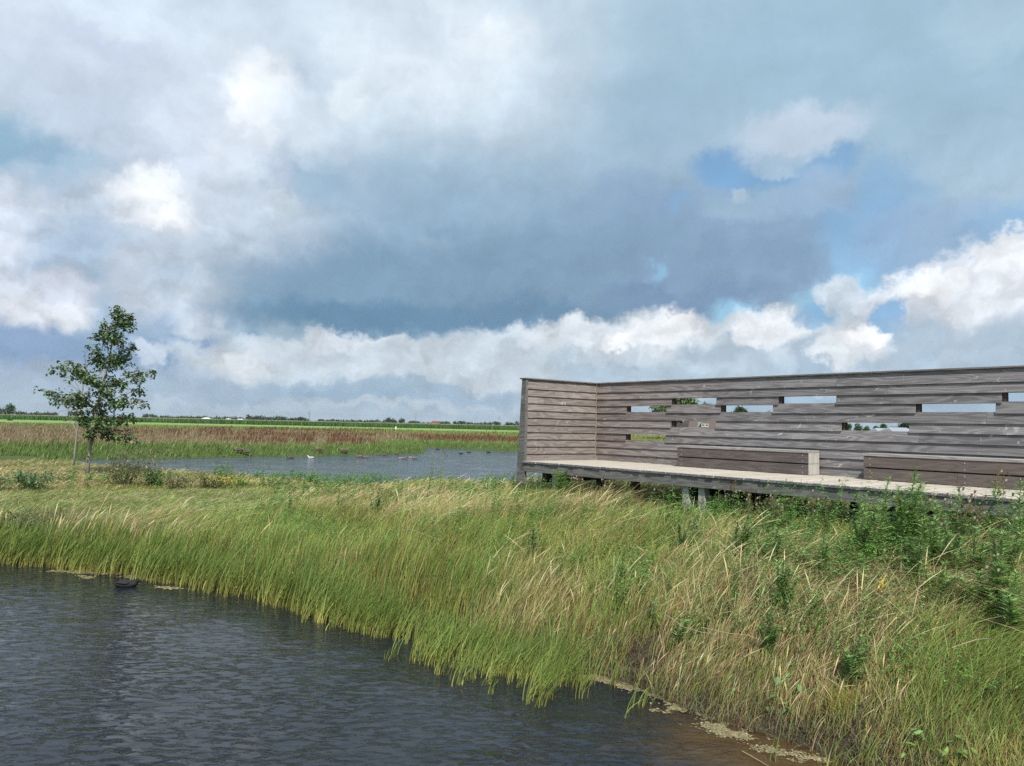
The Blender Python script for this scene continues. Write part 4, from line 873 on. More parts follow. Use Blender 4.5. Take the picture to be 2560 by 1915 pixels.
bush('brush_pile', 'brown heap of dead twigs and grass by the far pond', 'brush pile', 440, 1222, 80, 42, [.16, .15, .07], [.26, .19, .11], 600, .09, .5, 26, True)
bush('brush_pile', 'wide rusty-green low thicket with yellow flowers above the far pond edge', 'thicket', 530, 1218, 130, 46, [.12, .15, .05], [.28, .20, .09], 1100, .08, .4, 34, True)
bush('dark_shrub', 'dark shrubby mass on the bank behind the reeds at the far left', 'shrub', 40, 1350, 150, 84, [.05, .085, .03], [.13, .13, .06], 1500, .06, .2, 34, True)
bush('olive_shrub', 'olive-brown shrubby weed mass left of centre above the left reeds', 'shrub', 150, 1335, 120, 66, [.09, .11, .04], [.20, .15, .08], 900, .06, .2, 26, True)

# ------------------------------------------------------------------ tall weeds on the bank, each a plant
def feather_weed(label, bx, by, tx_, ty_, nst=3, wid=.09, dens=90, cA=(.07, .16, .04), cB=(.12, .24, .06), heads=0, name='fleabane_plant', cat='weed', zb=1.2):
    '''upright narrow-leaved weed: stems set with fine curved leaves, all swept to the right'''
    p0 = hit(bx, by, .15)
    x0, y0 = p0[:2]; z0 = gz(x0, y0); o = empty(name, (x0, y0, z0)); tag(o, label, cat, 'tall weeds standing out of the bank grass')
    top = aty(tx_, ty_, y0) - np.array([x0, y0, z0]); t = MB(); Vs = []; hds = []
    dens = int(dens * 1.25)
    for k in range(nst):
        e = top * (1 if k == 0 else rg.uniform(.62, .95)) + (0 if k == 0 else 1) * np.array([rg.normal(0, wid * 1.5), rg.normal(0, wid * 1.5), 0])
        b0 = np.array([rg.normal(0, .03), rg.normal(0, .03), -.03]); m = np.array([e[0] * .35, e[1] * .4, e[2] * .55]); t.tube([b0, m, e], [.008, .006, .002], 5)
        n = dens; q = rg.random(n) ** .8 * .92 + .08; pts = b0 * ((1 - q) ** 2)[:, None] + m * (2 * q * (1 - q))[:, None] + e * (q * q)[:, None]
        ln = wid * (1.25 - .75 * q) * rg.uniform(.6, 1.25, n); an = rg.uniform(0, 2 * math.pi, n); ca = mixc(vary(cA, n), vary(cB, n), rg.random(n))
        v, f, c = blades(pts, ln, ln * .17 + .004, rg.uniform(.5, 1.1, n), an, ca, ca, seg=2)
        # blades rise from the stem: swing them outwards
        vv = v.reshape(n, -1, 3); d = np.stack([np.cos(an), np.sin(an), np.zeros(n)], 1); rise = vv[:, :, 2] - pts[:, None, 2]
        vv = vv + d[:, None, :] * rise[..., None] * .7 + np.array([.3, 0, 0]) * rise[..., None]; vv[:, :, 2] -= rise * .35; Vs.append((vv.reshape(-1, 3), f, c))
        if heads:
            for _ in range(heads):
                hp = e + rg.normal(0, .05, 3) + np.array([0, 0, .02]); t.tube([e * .93 + b0 * .07, hp], [.002, .0015], 3)
                hd = MB(); hds.append(hd); hd.tube([hp, hp + [0.004, 0, .012], hp + [.01, 0, .026], hp + [.014, 0, .036]], [.004, .011, .012, .015], 7, (.22, .15, .09) if rg.random() < .7 else (.5, .45, .36))
    t.build('stems', M_stem, o); v, f, c = joinb(Vs); bulk('leaves', v, f, M_leaf, c, o)
    for hd in hds: hd.build('seed_head', M_blade, o)
    return o
FW = [
 ('tallest feathery green weed standing in front of the longer bench', 2262, 1400, 2288, 1172, 6, .12, 190, 0),
 ('feathery green weed just left of the tallest one, in front of the bench corner', 2195, 1400, 2222, 1196, 5, .11, 160, 0),
 ('dark ferny weed below the tallest feathery weed', 2280, 1480, 2300, 1340, 5, .10, 170, 0),
 ('bushy green weed with pale seed fluff below the longer bench', 2385, 1400, 2400, 1215, 5, .10, 150, 4),
 ('pale-topped weed at the deck edge near the right frame border', 2470, 1360, 2492, 1200, 4, .09, 120, 5),
 ('green weed cut by the right frame border beside the deck end', 2545, 1420, 2552, 1200, 5, .12, 150, 2),
 ('light green bushy-topped weed against the beam below the gap between the benches', 1992, 1300, 2004, 1197, 4, .07, 120, 0),
 ('slender yellow-green weed in front of the beam right of the rust stain', 2098, 1310, 2106, 1205, 2, .06, 60, 1),
 ('short bright green weed shoot below the beam, second right of the pale grey legs', 2060, 1320, 2070, 1236, 2, .06, 80, 0),
 ('dark green dense weed in the grass below the pale grey legs', 1835, 1400, 1872, 1288, 6, .10, 170, 1),
 ('dark leafy weed left of the dense one, amid straw grass', 1700, 1385, 1725, 1300, 5, .08, 130, 1),
 ('small green weed at mid bank below the middle of the beam', 1550, 1460, 1556, 1395, 4, .07, 110, 0),
 ('tall wispy weed rising against the far pond left of the platform', 1066, 1260, 1090, 1112, 2, .07, 70, 0),
 ('thin dark stem with bare seed branches against the far pond beside the wispy weed', 1098, 1250, 1105, 1135, 2, .04, 26, 2),
 ('bright green slender weed against the far pond at mid frame', 880, 1260, 896, 1152, 2, .06, 80, 0),
 ('smaller slender weed against the water, left of the bright green one', 868, 1250, 872, 1162, 1, .05, 60, 0),
 ('dark upright weed on the bank crest left of centre', 722, 1290, 724, 1212, 3, .06, 110, 0),
 ('dark weed pair below the crest, right of the upright weed', 844, 1275, 850, 1214, 3, .06, 110, 0),
 ('dark green thistle clump on the crest near mid frame', 935, 1290, 950, 1215, 5, .08, 130, 1),
 ('green weed tuft overlapping the left end of the edge beam', 1402, 1250, 1420, 1168, 7, .13, 130, 0),
 ('dark weed standing in the grass at the lower right above the yellow tuft', 1925, 1610, 1930, 1515, 5, .07, 130, 0),
 ('blue-green leafy weed left of the lower bare bank', 1690, 1600, 1700, 1530, 4, .07, 110, 0),
 ('broad green leafy plant in the lower right grass below the dark fern', 2130, 1690, 2150, 1590, 5, .10, 120, 0),
 ('dark green weed half way down the left-centre bank slope', 1325, 1400, 1335, 1310, 5, .08, 120, 0),
 ('feathery weed with drooping plume in the middle of the right bank', 1945, 1530, 1960, 1400, 5, .10, 150, 0),
 ('light green weed left of the feathery pair, before the beam', 2150, 1390, 2160, 1262, 5, .10, 140, 0), ('broad bushy green weed below the tallest feathery weed, to its right', 2330, 1440, 2340, 1290, 7, .11, 150, 1),
 ('yellow-green weed between the fluffy weed and the right frame border', 2430, 1450, 2440, 1320, 6, .10, 140, 0), ('green weed low at the right frame border beneath the deck end', 2530, 1560, 2540, 1430, 6, .10, 150, 0),
 ('leaning green weed under the beam between legs and dark post', 1930, 1420, 1945, 1320, 5, .09, 130, 0), ('green weed clump half way between the pale legs and the tallest feathery weed', 2050, 1430, 2062, 1330, 6, .09, 140, 0),  ('leaning weed with yellowish tips at the right border, upper of two', 2500, 1470, 2520, 1300, 6, .10, 140, 0), ('grey-green feathery weed left of the fluffy deck-edge weed', 2360, 1380, 2350, 1255, 5, .10, 130, 2), ('low spreading weed under the deck end near the right border', 2470, 1520, 2490, 1390, 7, .11, 140, 1),
 ('tangled green weed below the broad bushy one', 2340, 1520, 2365, 1400, 6, .10, 140, 0), ('narrow green weed between the tallest feathery weed and broad bushy weed', 2300, 1400, 2318, 1235, 3, .09, 110, 0),
 ('bright weed before the beam just left of the tallest feathery weed', 2240, 1370, 2240, 1240, 4, .09, 120, 0)]
for lab, bx, by, ex, ey, ns, wd, dn_, hd_ in FW:
    dark = 'dark' in lab; feather_weed(lab, bx, by, ex, ey, ns, wd, dn_, (.13, .23, .065) if dark else (.17, .29, .08), (.21, .33, .10) if dark else (.27, .41, .13), hd_)
TH_ = [
 ('thistle with brown and white seed heads over the left end of the beam', 1440, 1255, 1445, 1195, 8, 5), ('brown-headed thistle clump right of the beam-end weed', 1508, 1258, 1520, 1205, 8, 5),
 ('single thistle with two pale heads in front of the pale grey legs', 1795, 1290, 1797, 1210, 2, 3), ('thistle with three pale heads just right of the pale grey legs', 1828, 1290, 1838, 1210, 3, 3),
 ('low thistle with buff heads beneath the beam, third right of the legs', 1870, 1300, 1874, 1232, 4, 4), ('withered brown thistle mass under the beam by the dark post', 1915, 1330, 1930, 1255, 10, 5),
 ('thistle with one drooping brown head before the beam right of the rust stain', 2150, 1320, 2150, 1245, 2, 3), ('thistle with white fluff in the dense weeds at right', 2440, 1400, 2440, 1262, 7, 6),
 ('seeding thistle with fluffy heads beside the right frame border', 2500, 1380, 2510, 1215, 4, 4), ('small thistle with two buff heads where grass meets the left beam', 1656, 1290, 1660, 1222, 2, 2), ('blackened thistle skeleton against the light grass under the deck', 2030, 1330, 2034, 1255, 5, 3)]
for lab, bx, by, ex, ey, ns, hd_ in TH_: feather_weed(lab, bx, by, ex, ey, ns, .06, 36, (.10, .16, .05), (.17, .22, .09), hd_, 'thistle', 'thistle')
# yellow-green tuft, big-leaved docks and the little yellow flower
c = hit(2105, 1778)
N = 420; P = np.stack([rg.normal(c[0], .07, N), rg.normal(c[1], .06, N), np.zeros(N)], 1); P[:, 2] = ground_z(P[:, 0], P[:, 1])
v, f, cc = blades(P, rg.uniform(.14, .27, N), rg.uniform(.003, .005, N), rg.uniform(.1, 1.0, N), rg.uniform(0, 6.28, N), vary([.30, .25, .07], N), vary([.42, .38, .10], N), seg=4)
tag(bulk('yellow_grass_tuft', v, f, M_blade, cc), 'yellow tuft of fine grass on the bare bank at the lower right', 'grass tuft')
def broad(label, px, py, n, size, col, name='broad_leaf_plant'):
    p = hit(px, py, .08)
    P = np.stack([rg.normal(p[0], size * .8, n), rg.normal(p[1], size * .8, n), np.zeros(n)], 1); P[:, 2] = ground_z(P[:, 0], P[:, 1]) + rg.uniform(.04, .16, n)
    v, f, c_ = leafset(P, rg.uniform(.7, 1.3, n) * size, vary(col, n), lobes=False, flat=.35); z_ = gz(p[0], p[1]); v = v - np.array([p[0], p[1], z_]); o = empty(name, (p[0], p[1], z_)); tag(o, label, 'plant', 'broad-leaved plants on the lower bank')
    t = MB()
    for q in P[:6]: t.tube([(0, 0, -.02), ((q[0] - p[0]) * .6, (q[1] - p[1]) * .6, (q[2] - z_) * .8), (q[0] - p[0], q[1] - p[1], q[2] - z_)], [.004, .003, .002], 4)
    t.build('stems', M_stem, o); bulk('leaves', v, f, M_leaf, c_, o)
broad('bright broad-leaved plant on the muddy bank, nearest the duckweed', 1975, 1705, 14, .10, [.12, .24, .07]); broad('broad-leaved seedling beneath the bright one, close to the mud', 1952, 1765, 9, .09, [.11, .22, .06])
broad('pale broad-leaved plant at the bottom right corner', 2395, 1885, 26, .09, [.22, .32, .08]); broad('fresh green leaves left of the bottom right plant', 2290, 1860, 12, .08, [.14, .24, .07]); broad('large-leaved plant in grass above the yellow tuft', 2010, 1725, 8, .09, [.10, .2, .06])
broad('silvery leaf rosette in the weeds at the right', 2350, 1460, 22, .07, [.20, .30, .22]); broad('dark leafy patch beside the right frame border', 2490, 1730, 60, .07, [.06, .15, .05])
c = hit(2205, 1466, .45); c[2] += .45; hd = MB()
for _ in range(26):
    p = c + rg.normal(0, 1, 3) * np.array([.018, .018, .035]); hd.tube([p, p + [0, 0, .012]], [.009, .003], 5, (.75, .62, .06))
o = hd.build('yellow_flower', M_blade); tag(o, 'small yellow flower spike in the right bank weeds', 'flower')
N = 70; c = un(575, 1196, 1.0); hd = MB()
for _ in range(60):
    p = np.array([rg.normal(c[0], .38), rg.normal(c[1] , .3), gz(c[0], c[1]) + rg.uniform(.35, .55)]); hd.tube([p, p + [0, 0, .03]], [.022, .01], 4, (.5, .42, .05))
o = hd.build('yellow_blossom', M_blade); tag(o, 'sprinkle of yellow blossom at the top of the far thicket', 'blossom', kind='stuff')
# loose pale straws lying over the grass
def straw(label, pts, rad=.004, col=(.5, .42, .26)):
    P = []
    for a, b, dz in pts:
        p = hit(a, b, dz); p[2] += dz
        P.append(p)
    t = MB(); t.tube(P, [rad] * (len(P) - 1) + [rad * .5], 5, col); o = t.build('dead_reed_stem', M_blade); tag(o, label, 'dead stem', 'pale dead stems lying over the grass')
straw('long pale dead stem lying across the grass above the muddy shore', [(1667, 1540, .42), (1710, 1568, .42), (1752, 1584, .40), (1790, 1588, .36)])
straw('second dead stem continuing right of the long pale one', [(1755, 1572, .42), (1820, 1585, .40), (1870, 1588, .38), (1895, 1603, .3)])
straw('bent pale stem in the middle of the bank, topmost of the fallen stems', [(992, 1340, .62), (1000, 1327, .66), (1030, 1325, .66), (1100, 1350, .6)])
straw('reddish fallen stem across the right bank weeds', [(2020, 1470, .5), (2090, 1476, .52), (2175, 1480, .5)], .005, (.36, .2, .12))
straw('pale diagonal cane in the weeds near the right frame border', [(2355, 1488, .35), (2390, 1450, .6), (2405, 1440, .7)], .007)
straw('thin submerged stem at the bottom edge of the dark water', [(1855, 1880, .02), (1890, 1900, .02), (1925, 1920, .02)], .004)
straw('dead straw lying on the grass low on the right bank', [(2380, 1622, .4), (2440, 1602, .42), (2480, 1596, .44)], .005)

# ------------------------------------------------------------------ water birds
def bird(name, label, cat, px, py, length, heading, body, head, bill, tuck=False, wing=None, z=0.0, group=None, tail=None, raise_head=1.0):
    if z is None:
        p = hit(px, py, .3)
        z = gz(p[0], p[1]) + .32
    else:
        p = un(px, py, z); z = z + .02 * length
    o = empty(name, (p[0], p[1], z), heading); tag(o, label, cat, group)
    L_ = length
    # body: rings along x, sitting low in the water, tail lifted
    prof = [(-.52, .012, .13, .02), (-.46, .05, .12, .035), (-.34, .13, .085, .10), (-.18, .19, .07, .15), (0, .215, .065, .17), (.18, .19, .07, .155), (.32, .13, .09, .12), (.40, .06, .12, .07), (.43, .015, .13, .02)]
    n = 14; V = []; F_ = []
    for x, wy, zc, hz in prof:
        for k in range(n):
            a = 2 * math.pi * k / n; V.append((x * L_, math.cos(a) * wy * L_, (zc - .02 + math.sin(a) * hz * .9) * L_))
    for i in range(len(prof) - 1):
        for k in range(n): F_.append((i * n + k, i * n + (k + 1) % n, (i + 1) * n + (k + 1) % n, (i + 1) * n + k))
    F_.append(tuple(range(n))[::-1]); F_.append(tuple((len(prof) - 1) * n + k for k in range(n)))
    # neck and head grow out of the breast ring as one skin
    b0 = len(V); hz_ = .30 * raise_head if not tuck else .20
    neck = [(.30, .10, .09), (.37, .17, .075), (.40, hz_ * .8, .058), (.42, hz_, .062), (.47, hz_ + .03, .072), (.54, hz_ + .02, .062), (.60, hz_ - .005, .03)] if not tuck else [(.30, .10, .10), (.36, .16, .085), (.42, .20, .075), (.49, .19, .075), (.54, .16, .05), (.58, .13, .03)]
    for i, (x, zz, r_) in enumerate(neck):
        tilt = .9 if i < 3 else .2
        for k in range(n):
            a = 2 * math.pi * k / n; V.append(((x - math.sin(a) * r_ * tilt) * L_, math.cos(a) * r_ * .85 * L_, (zz + math.sin(a) * r_ * (1 - tilt * .5)) * L_))
    for i in range(len(neck) - 1):
        for k in range(n): F_.append((b0 + i * n + k, b0 + i * n + (k + 1) % n, b0 + (i + 1) * n + (k + 1) % n, b0 + (i + 1) * n + k))
    F_.append(tuple(b0 + (len(neck) - 1) * n + k for k in range(n)))
    me = bpy.data.meshes.new('body'); me.from_pydata(V, [], F_); me.update()
    for q in me.polygons: q.use_smooth = True
    at_ = me.attributes.new('tint', 'FLOAT_COLOR', 'POINT'); cols = np.ones((len(V), 4), np.float32); cols[:b0, :3] = body; cols[b0:, :3] = head; cols[b0:b0 + 2 * n, :3] = body
    at_.data.foreach_set('color', cols.ravel()); link('body', me, M_feather, o)
    nx, nz = neck[-1][0], neck[-1][1]; m = MB(); m.tube([((nx - .01) * L_, 0, nz * L_), ((nx + .05) * L_, 0, (nz - .008) * L_), ((nx + .10) * L_, 0, (nz - .02) * L_)], [.026 * L_, .022 * L_, .008 * L_], 8, bill); m.build('bill', M_feather, o, smooth=True)
    if wing is not None:
        for s_ in (-1, 1):
            m = MB(); m.tube([(.15 * L_, s_ * .165 * L_, .13 * L_), (0, s_ * .195 * L_, .14 * L_), (-.2 * L_, s_ * .165 * L_, .15 * L_), (-.42 * L_, s_ * .06 * L_, .16 * L_)], [.03 * L_, .055 * L_, .045 * L_, .008 * L_], 8, wing); m.build('wing', M_feather, o, smooth=True)
    if length > .35 and py > 1400:
        for s_ in (-1, 1):
            m = MB(); m.tube([(.50 * L_, s_ * .056 * L_, .20 * L_), (.50 * L_, s_ * .068 * L_, .20 * L_)], [.012 * L_, .006 * L_], 8, (.02, .005, .005)); m.build('eye', M_feather, o)
    return o
BK = (.018, .018, .02); BR = (.16, .12, .09); BR2 = (.10, .075, .055); WH = (.72, .72, .70); GN = (.04, .055, .05); YE = (.5, .4, .08)
bird('black_coot', 'black coot with a tucked head swimming in the near pond by the reeds', 'water bird', 316, 1466, .44, R(8), BK, (.012, .012, .014), (.03, .03, .03), True, (.03, .028, .032))
GD = 'ducks and geese on the far pond'
DK = [
 ('dark duck with its head down on the far pond, left of the white duck', 726, 1147, .62, 200, BR2, GN, YE, (.07, .06, .05)), ('white duck alone on the far pond', 777, 1145, .52, 172, WH, WH, (.6, .35, .06), (.62, .62, .6)),
 ('greylag goose pair member nearest the shore, broad brown back', 900, 1144, .8, 172, BR, BR, (.5, .3, .1), (.22, .19, .16)), ('long brown duckling line behind the goose', 915, 1145, .6, 178, BR, BR2, YE, (.2, .17, .14)),
 ('small brown duck close under the meadow bank, left of the dark one', 948, 1138, .5, 185, BR, BR2, YE, (.13, .11, .09)), ('small dark duck close under the meadow bank, right of the brown one', 963, 1140, .5, 5, BR2, GN, YE, (.08, .07, .06)), ('small dark duck near the tip of the meadow bank', 992, 1137, .45, 175, BR2, GN, YE, (.08, .07, .06)),
 ('brown duck with reddish head, left of four in mid pond', 1003, 1147, .5, 170, (.3, .28, .26), (.2, .05, .02), BK, (.35, .33, .3)), ('brown duck, second from left of four in mid pond', 1011, 1148, .5, 20, BR, BR2, YE, (.2, .17, .14)), ('pale duck, third from left of four in mid pond', 1028, 1145, .5, 172, (.32, .3, .27), (.2, .06, .03), BK, (.4, .38, .34)), ('brown duck, rightmost of four in mid pond', 1037, 1148, .5, 165, BR, BR2, YE, (.18, .15, .12)),
 ('dark coot by the mouth of the far inlet', 1094, 1124, .5, 190, BK, BK, WH, BK), ('dark coot in the inlet, second from left', 1152, 1135, .45, 180, BK, BK, WH, BK), ('dark coot in the inlet, with its head raised', 1172, 1132, .45, 185, BK, BK, WH, BK), ('dark coot farther right in the inlet, left of the brown duck', 1221, 1132, .5, 175, BK, BK, WH, BK), ('brown duck near the platform in the far inlet', 1257, 1132, .6, 182, BR, BR2, YE, (.15, .12, .1)),
 ('low pale brown duck at the meadow edge above the white duck', 755, 1139, .5, 178, (.3, .24, .19), BR, YE, (.3, .25, .2))]
for lab, px, py, ln, hd_, bo, he, bi, wi in DK: bird('duck' if 'coot' not in lab else 'coot', lab, 'water bird', px, py, ln, R(hd_), bo, he, bi, False, wi, group=GD)
for lab, px, py in [('grey-brown goose resting on the meadow bank above the white duck', 799, 1127), ('brown goose in the meadow grass, left of two', 596, 1129), ('brown goose in the meadow grass, right of two', 615, 1130), ('goose resting on the meadow bank right of the resting grey-brown one', 861, 1128)]:
    bird('goose', lab, 'water bird', px, py, .8, R(175), (.2, .16, .12), (.2, .16, .12), (.5, .3, .1), False, (.14, .11, .09), z=None, group='geese on the meadow bank')

# ------------------------------------------------------------------ trees on the horizon
def far_tree(label, px, y_top, w_px, Y, y_base_z=.75, col=(.045, .08, .035), colb=(.07, .11, .05), n=520, shape=1.0, group='trees along the horizon', name='distant_tree', trunk=True):
    x = aty(px, y_top, Y)[0]; zt = aty(px, y_top, Y)[2]; z0 = y_base_z; H = zt - z0; Wd = w_px * 1.45 / F_PX * Y
    o = empty(name, (x, Y, z0)); tag(o, label, 'tree', group)
    t = MB(); t.tube([(0, 0, 0), (.02 * H, 0, H * .35), (0, 0, H * .7)], [.035 * H, .028 * H, .01 * H], 6); t.build('trunk', M_bark, o)
    K = 11; cs = []
    for _ in range(K):
        a = rg.uniform(0, 6.28); q = rg.random(); hz_ = H * (.28 + .60 * q); rr_ = Wd * .5 * (1 - .55 * q * shape) * .62 * rg.uniform(.3, 1.1); cs.append((math.cos(a) * rr_, math.sin(a) * rr_, hz_, Wd * rg.uniform(.16, .27) * (1 - .3 * q)))
    cs.append((0, 0, H * .86, Wd * .14)); cs.append((0, 0, H * .55, Wd * .3))
    cs = np.array(cs); i = rg.integers(0, len(cs), n); d = rg.normal(0, 1, (n, 3)); d /= np.linalg.norm(d, axis=1)[:, None]; P = cs[i, :3] + d * (cs[i, 3] * rg.uniform(.55, 1.05, n))[:, None] * np.array([1, 1, .8]); P = P[P[:, 2] > H * .12]; N = len(P)
    P[:, 2] = np.minimum(P[:, 2], H * .99)
    s = Wd * rg.uniform(.08, .16, N) * (520 / n) ** .4; v, f, c = leafset(P, s, mixc(vary(col, N, .2), vary(colb, N, .2), rg.random(N)), lobes=False, flat=.8); bulk('crown', v, f, M_far, c, o)
    return o
LT = []
def ft(label, *a, **k): far_tree(label, *a, **k)
ft('large round tree at the far left horizon', 25, 1011, 34, 480); ft('tree cut by the left frame edge on the horizon', -6, 1016, 26, 480)
far = []
def row(x0, x1, n, h0, h1, Y, desc, wsc=1.0):
    for k in range(n):
        px = x0 + (x1 - x0) * (k + .5) / n + rg.uniform(-3, 3); hz = 1036 + .0217 * px - rg.uniform(h0, h1); far.append((px, hz, (x1 - x0) / n * rg.uniform(1.15, 1.7) * wsc, Y, f'{desc}, {["first","second","third","fourth","fifth","sixth","seventh","eighth","ninth","tenth","eleventh","twelfth"][k]} from the left'))
row(44, 142, 7, 5, 9, 800, 'low grove tree left of the young tree'); row(176, 214, 3, 12, 17, 620, 'horizon tree directly behind the young tree')
row(354, 395, 4, 5, 10, 900, 'low horizon tree just right of the young tree'); row(396, 520, 9, 2, 5, 1100, 'very low grove tree left of the white barns'); row(522, 612, 6, 2, 4, 1200, 'tiny tree by the white barns')
row(614, 770, 9, 5, 10, 720, 'rounded tree in the grove left of the taller pylon'); row(790, 835, 4, 3, 6, 900, 'low tree just right of the taller pylon'); row(836, 965, 9, 2, 5, 900, 'low tree between taller pylon and square-cut poplars')
row(966, 992, 2, 9, 12, 640, 'tree left of the square-cut poplar hedge'); row(994, 1014, 2, 10, 12, 640, 'square-cut poplar behind the white marker'); row(1020, 1075, 5, 2, 5, 900, 'low tree left of the red brick building'); row(1108, 1164, 5, 6, 9, 560, 'dark tree right of the red brick building')
row(1166, 1206, 4, 3, 6, 620, 'small horizon tree well left of the platform'); row(1208, 1252, 4, 7, 11, 560, 'upright dark horizon tree near the platform'); row(1260, 1296, 3, 7, 10, 560, 'dark horizon tree touching the platform end'); row(1098, 1110, 1, 4, 6, 700, 'small tree touching the red brick building')
for px, yt, w_, Y, lab in far:
    far_tree(lab, px, yt, w_, Y, n=300 if Y > 800 else 420, shape=.6)
# trees and houses seen through the slots
bg_ = 'trees seen through the slots of the screen'
kg = dict(group=bg_, y_base_z=.9)
far_tree('big green tree seen through the two left upper slots', 1690, 996, 150, 150, n=6000, col=(.08, .13, .04), colb=(.15, .21, .07), **kg); far_tree('lighter tree at the right of the second slot', 1765, 1004, 60, 155, n=2600, col=(.08, .13, .04), colb=(.14, .2, .07), **kg)
far_tree('dark round tree seen in the fourth slot', 1846, 1012, 52, 140, n=3600, col=(.035, .075, .03), colb=(.06, .11, .04), **kg); far_tree('small tree at the right end of the fourth slot', 1921, 1021, 30, 150, n=500, **kg)
far_tree('dark tree filling the gap between the gabled house and the thatched roof', 1722, 1046, 60, 170, n=3600, col=(.03, .06, .03), colb=(.05, .09, .035), **kg)
for px, yt, w_, lab in [(2122, 1058, 34, 'bushy tree at the left of the lower right slot'), (2143, 1055, 34, 'bushy tree second in the lower right slot'), (2168, 1063, 28, 'lower tree third in the lower right slot'), (2190, 1061, 26, 'round tree fourth in the lower right slot'), (2210, 1057, 34, 'round tree fifth in the lower right slot, tallest of the greens'), (2236, 1064, 26, 'thin tree above the flat roof in the lower right slot')]:
    far_tree(lab, px, yt, w_, 135, n=2400, col=(.06, .105, .035), colb=(.12, .17, .06), **kg)
far_tree('dark tree at the right end of the lower right slot', 2264, 1053, 46, 140, n=3600, col=(.03, .06, .028), colb=(.05, .09, .035), **kg)

M_roof = mat('grey_roof', .6, .4, color=(.30, .33, .36), var=3); M_thatch = mat('thatch', .95, .1, color=(.12, .10, .085), var=6); M_white = mat('white_paint', .6, .3, color=(.75, .75, .72)); M_brick = mat('brick', .9, .1, color=(.28, .13, .09), var=3); M_cream = mat('cream_paint', .7, .3, color=(.42, .42, .38)); M_darkwall = mat('dark_timber_wall', .8, .2, color=(.07, .075, .07), var=5); M_glass = mat('window_glass', .1, .5, color=(.03, .04, .05)); M_redroof = mat('tiled_roof', .8, .2, color=(.24, .12, .10), var=4)
def house(name, label, cat, px, Y, w, d_, eave, ridge, wall_m, roof_m, rz=0.0, wins=(), dormer=None, hip=0.0, gable_x=False, z0=.8):
    x = aty(px, 1060, Y)[0]; o = empty(name, (x, Y, z0), rz); tag(o, label, cat)
    m = MB()
    if gable_x: # gable faces the camera
        m.add([(-w/2, 0, 0), (w/2, 0, 0), (w/2, 0, eave), (0, 0, ridge - .12), (-w/2, 0, eave), (-w/2, d_, 0), (w/2, d_, 0), (w/2, d_, eave), (0, d_, ridge - .12), (-w/2, d_, eave)], [(0, 1, 2, 3, 4), (9, 8, 7, 6, 5), (1, 6, 7, 2), (5, 0, 4, 9), (0, 5, 6, 1)])
    else: m.box(-w/2, w/2, 0, d_, 0, eave)
    m.build('wall', wall_m, o); r_ = MB(); t_ = .14; e = .35
    if gable_x:
        for s in (-1, 1):
            r_.hexa([(s * (w/2 + e), -e, eave - e * .5), (0, -e, ridge), (0, d_ + e, ridge), (s * (w/2 + e), d_ + e, eave - e * .5), (s * (w/2 + e), -e, eave - e * .5 + t_), (0, -e, ridge + t_), (0, d_ + e, ridge + t_), (s * (w/2 + e), d_ + e, eave - e * .5 + t_)])
    else:
        # hipped or gambrel: ridge shortened by hip, bowed eaves
        W2 = w/2 + e; h2 = W2 - hip; n = 5; rows = []
        for q in range(n):
            u = q / (n - 1); bulge = math.sin(u * math.pi) * .25
            rows.append((W2 + (h2 - W2) * u + bulge, -e + (d_/2 + e) * u - bulge * .5, eave - .1 + (ridge - eave + .1) * u))
        V = []; F_ = []
        for a, y_, z_ in rows: V += [(-a, y_, z_), (a, y_, z_), (a, d_ - y_, z_), (-a, d_ - y_, z_)]
        for q in range(n - 1):
            for k in range(4): F_.append((q * 4 + k, q * 4 + (k + 1) % 4, (q + 1) * 4 + (k + 1) % 4, (q + 1) * 4 + k))
        F_.append((0, 3, 2, 1)); F_.append(tuple((n - 1) * 4 + k for k in range(4))); r_.add(V, F_)
    ro = r_.build('roof', roof_m, o)
    for (a, b, zl, zh) in wins:
        f_ = MB(); f_.box(a - .08, b + .08, -.06, -.003, zl - .08, zh + .08); fo = f_.build('window', M_white, o); g_ = MB(); g_.box(a, b, -.075, -.0605, zl, zh); g_.build('pane', M_glass, fo)
    if dormer:
        a, b, zl, zh, yy = dormer; m = MB(); m.box(a, b, yy, yy + 1.8, zl, zh); m.add([(a - .5, yy - .1, zl - .05), (a, yy - .1, zh + .25), (a, yy + 2, zh + .25), (a - .5, yy + 2, zl - .05)], [(0, 1, 2, 3)]); dd = m.build('dormer', M_cream, o)
        for k in range(2):
            w_ = (b - a) / 2; g_ = MB(); g_.box(a + w_ * k + .12, a + w_ * (k + 1) - .1, yy - .03, yy - .003, zl + .25, zh - .15); g_.build('pane', M_glass, dd)
    return o
house('gabled_house', 'small house with a pale grey gabled roof seen through the left middle slot', 'house', 1699, 125, 3.6, 8, 2.2, 3.75, M_darkwall, M_roof, R(-14), [(-.6, .6, 1.0, 1.8)], gable_x=True)
house('thatched_house', 'broad brown thatched roof with a white dormer seen through the left middle slot', 'house', 1772, 120, 6.0, 6, 1.9, 4.25, M_darkwall, M_thatch, R(6), [], dormer=(-1.15, .05, 2.5, 3.05, .2), hip=1.6)
house('flat_shed', 'long pale grey roof behind the trees in the lower right slot', 'shed', 2236, 118, 3.4, 5, 2.1, 2.95, M_white, M_roof, 0, [], hip=.3)
house('grey_shed', 'grey-roofed shed at the right end of the lower right slot', 'shed', 2268, 112, 2.6, 5, 2.1, 3.05, M_brick, M_roof, R(4), [], hip=.3)
house('red_brick_building', 'red brick building with flat top on the horizon left of the platform', 'building', 1089, 620, 6.5, 6, 3.9, 4.6, M_brick, M_redroof, 0, [(-2, -1, 2.3, 3.3), (1, 2, 2.3, 3.3)], hip=1.2)
